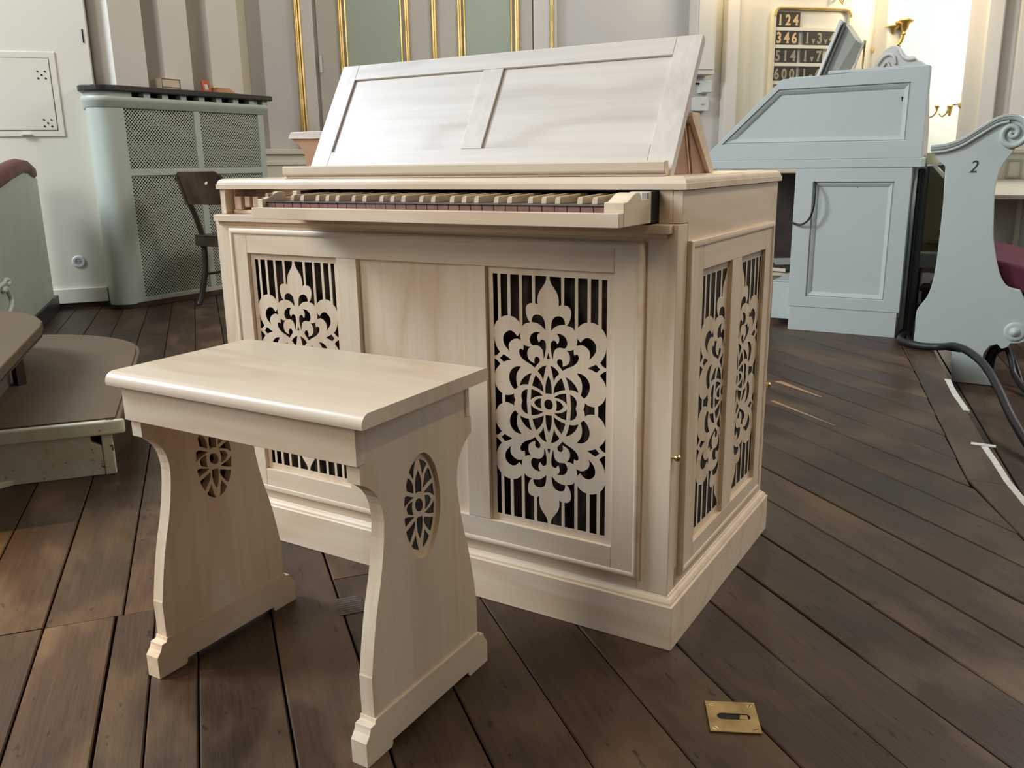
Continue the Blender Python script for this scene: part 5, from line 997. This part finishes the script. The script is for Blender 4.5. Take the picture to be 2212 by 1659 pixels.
MB().lathe([(0.008, 0.0), (0.018, 0.03), (0.0, 0.09)], (-0.50, 9.3, 1.41), (0, 0, 1), 12).build('bulb', bulb_m, sB); MB().lathe([(0.008, 0.0), (0.015, 0.03), (0.0, 0.07)], (-0.625, 9.3, 1.415), (0, 0, 1), 12).build('bulb', bulb_m, sB)
MB().lathe([(0.05, 0), (0.055, 0.03), (0.03, 0.06)], (-0.38, 9.36, 1.42), (0, -1, 0), 18).build('wall_plate', brass, sB, smooth=50)
box('mounting_post', cream, (-0.42, 9.36, -0.15), (-0.34, 9.42, 1.55), sB, 0.003)
point('sconce_glow', (-0.80, 7.55, 2.28), 16, (1.0, 0.80, 0.5), 0.06)
point('board_lamp', (-1.95, 6.45, 2.75), 22, (1.0, 0.78, 0.42), 0.08)  # unseen warm light added by the hymn board wall
point('alcove_lamp', (-0.50, 9.5, 1.5), 22, (1.0, 0.86, 0.62), 0.08)
# carved crest peeping over the console
crs = empty('carved_crest', (-0.55, 5.9, 1.3), 'white carved crest of a chair back behind the console', 'chair crest')
CP = [(-0.72, 1.38), (-0.72, 1.56), (-0.685, 1.62), (-0.645, 1.665), (-0.60, 1.682), (-0.555, 1.668), (-0.525, 1.63), (-0.49, 1.60), (-0.455, 1.603), (-0.43, 1.575), (-0.39, 1.555), (-0.37, 1.52), (-0.37, 1.38)]
MB().prism(smooth_poly(CP, 3, 60), 'xz', 5.9, 5.96).build('crest_board', white_plastic, crs, 0.01)
MB().tube(curve_pts([(-0.70, 5.89, 1.55), (-0.665, 5.885, 1.60), (-0.62, 5.885, 1.62), (-0.585, 5.885, 1.595), (-0.575, 5.885, 1.55)], 6), 0.010, 8).build('carving', white_plastic, crs, smooth=60)
MB().tube(curve_pts([(-0.66, 5.89, 1.53), (-0.635, 5.885, 1.57), (-0.61, 5.885, 1.53)], 6), 0.008, 8).build('carving', white_plastic, crs, smooth=60)
MB().tube(curve_pts([(-0.56, 5.89, 1.65), (-0.53, 5.885, 1.60), (-0.49, 5.885, 1.575), (-0.44, 5.885, 1.58)], 6), 0.011, 8).build('carving', white_plastic, crs, smooth=60)
box('chair_back', pew_white, (-0.70, 5.91, -0.178), (-0.38, 5.95, 1.38), crs)

ws = simple('bare_wood_wear', (0.36, 0.22, 0.11), 0.5, var=0.35, scale=30)
def streak(a, b, w0, w1):
    a, b = Vector(a), Vector(b); d = (b-a).normalized(); n = Vector((-d.y, d.x)); L_, R_ = [], []
    for k in range(9):
        t = k/8; p = a+(b-a)*t; wd = (w0+(w1-w0)*t)*random.uniform(0.75, 1.1); L_.append(tuple(p+n*wd/2)); R_.append(tuple(p-n*wd/2))
    MB().prism(L_+R_[::-1], 'xy', 0.0004, 0.0010).build('worn_streak', ws, floor)
streak((-0.36, 2.14), (-0.15, 1.97), 0.035, 0.006)
streak((-0.30, 1.83), (-0.03, 1.615), 0.016, 0.003)
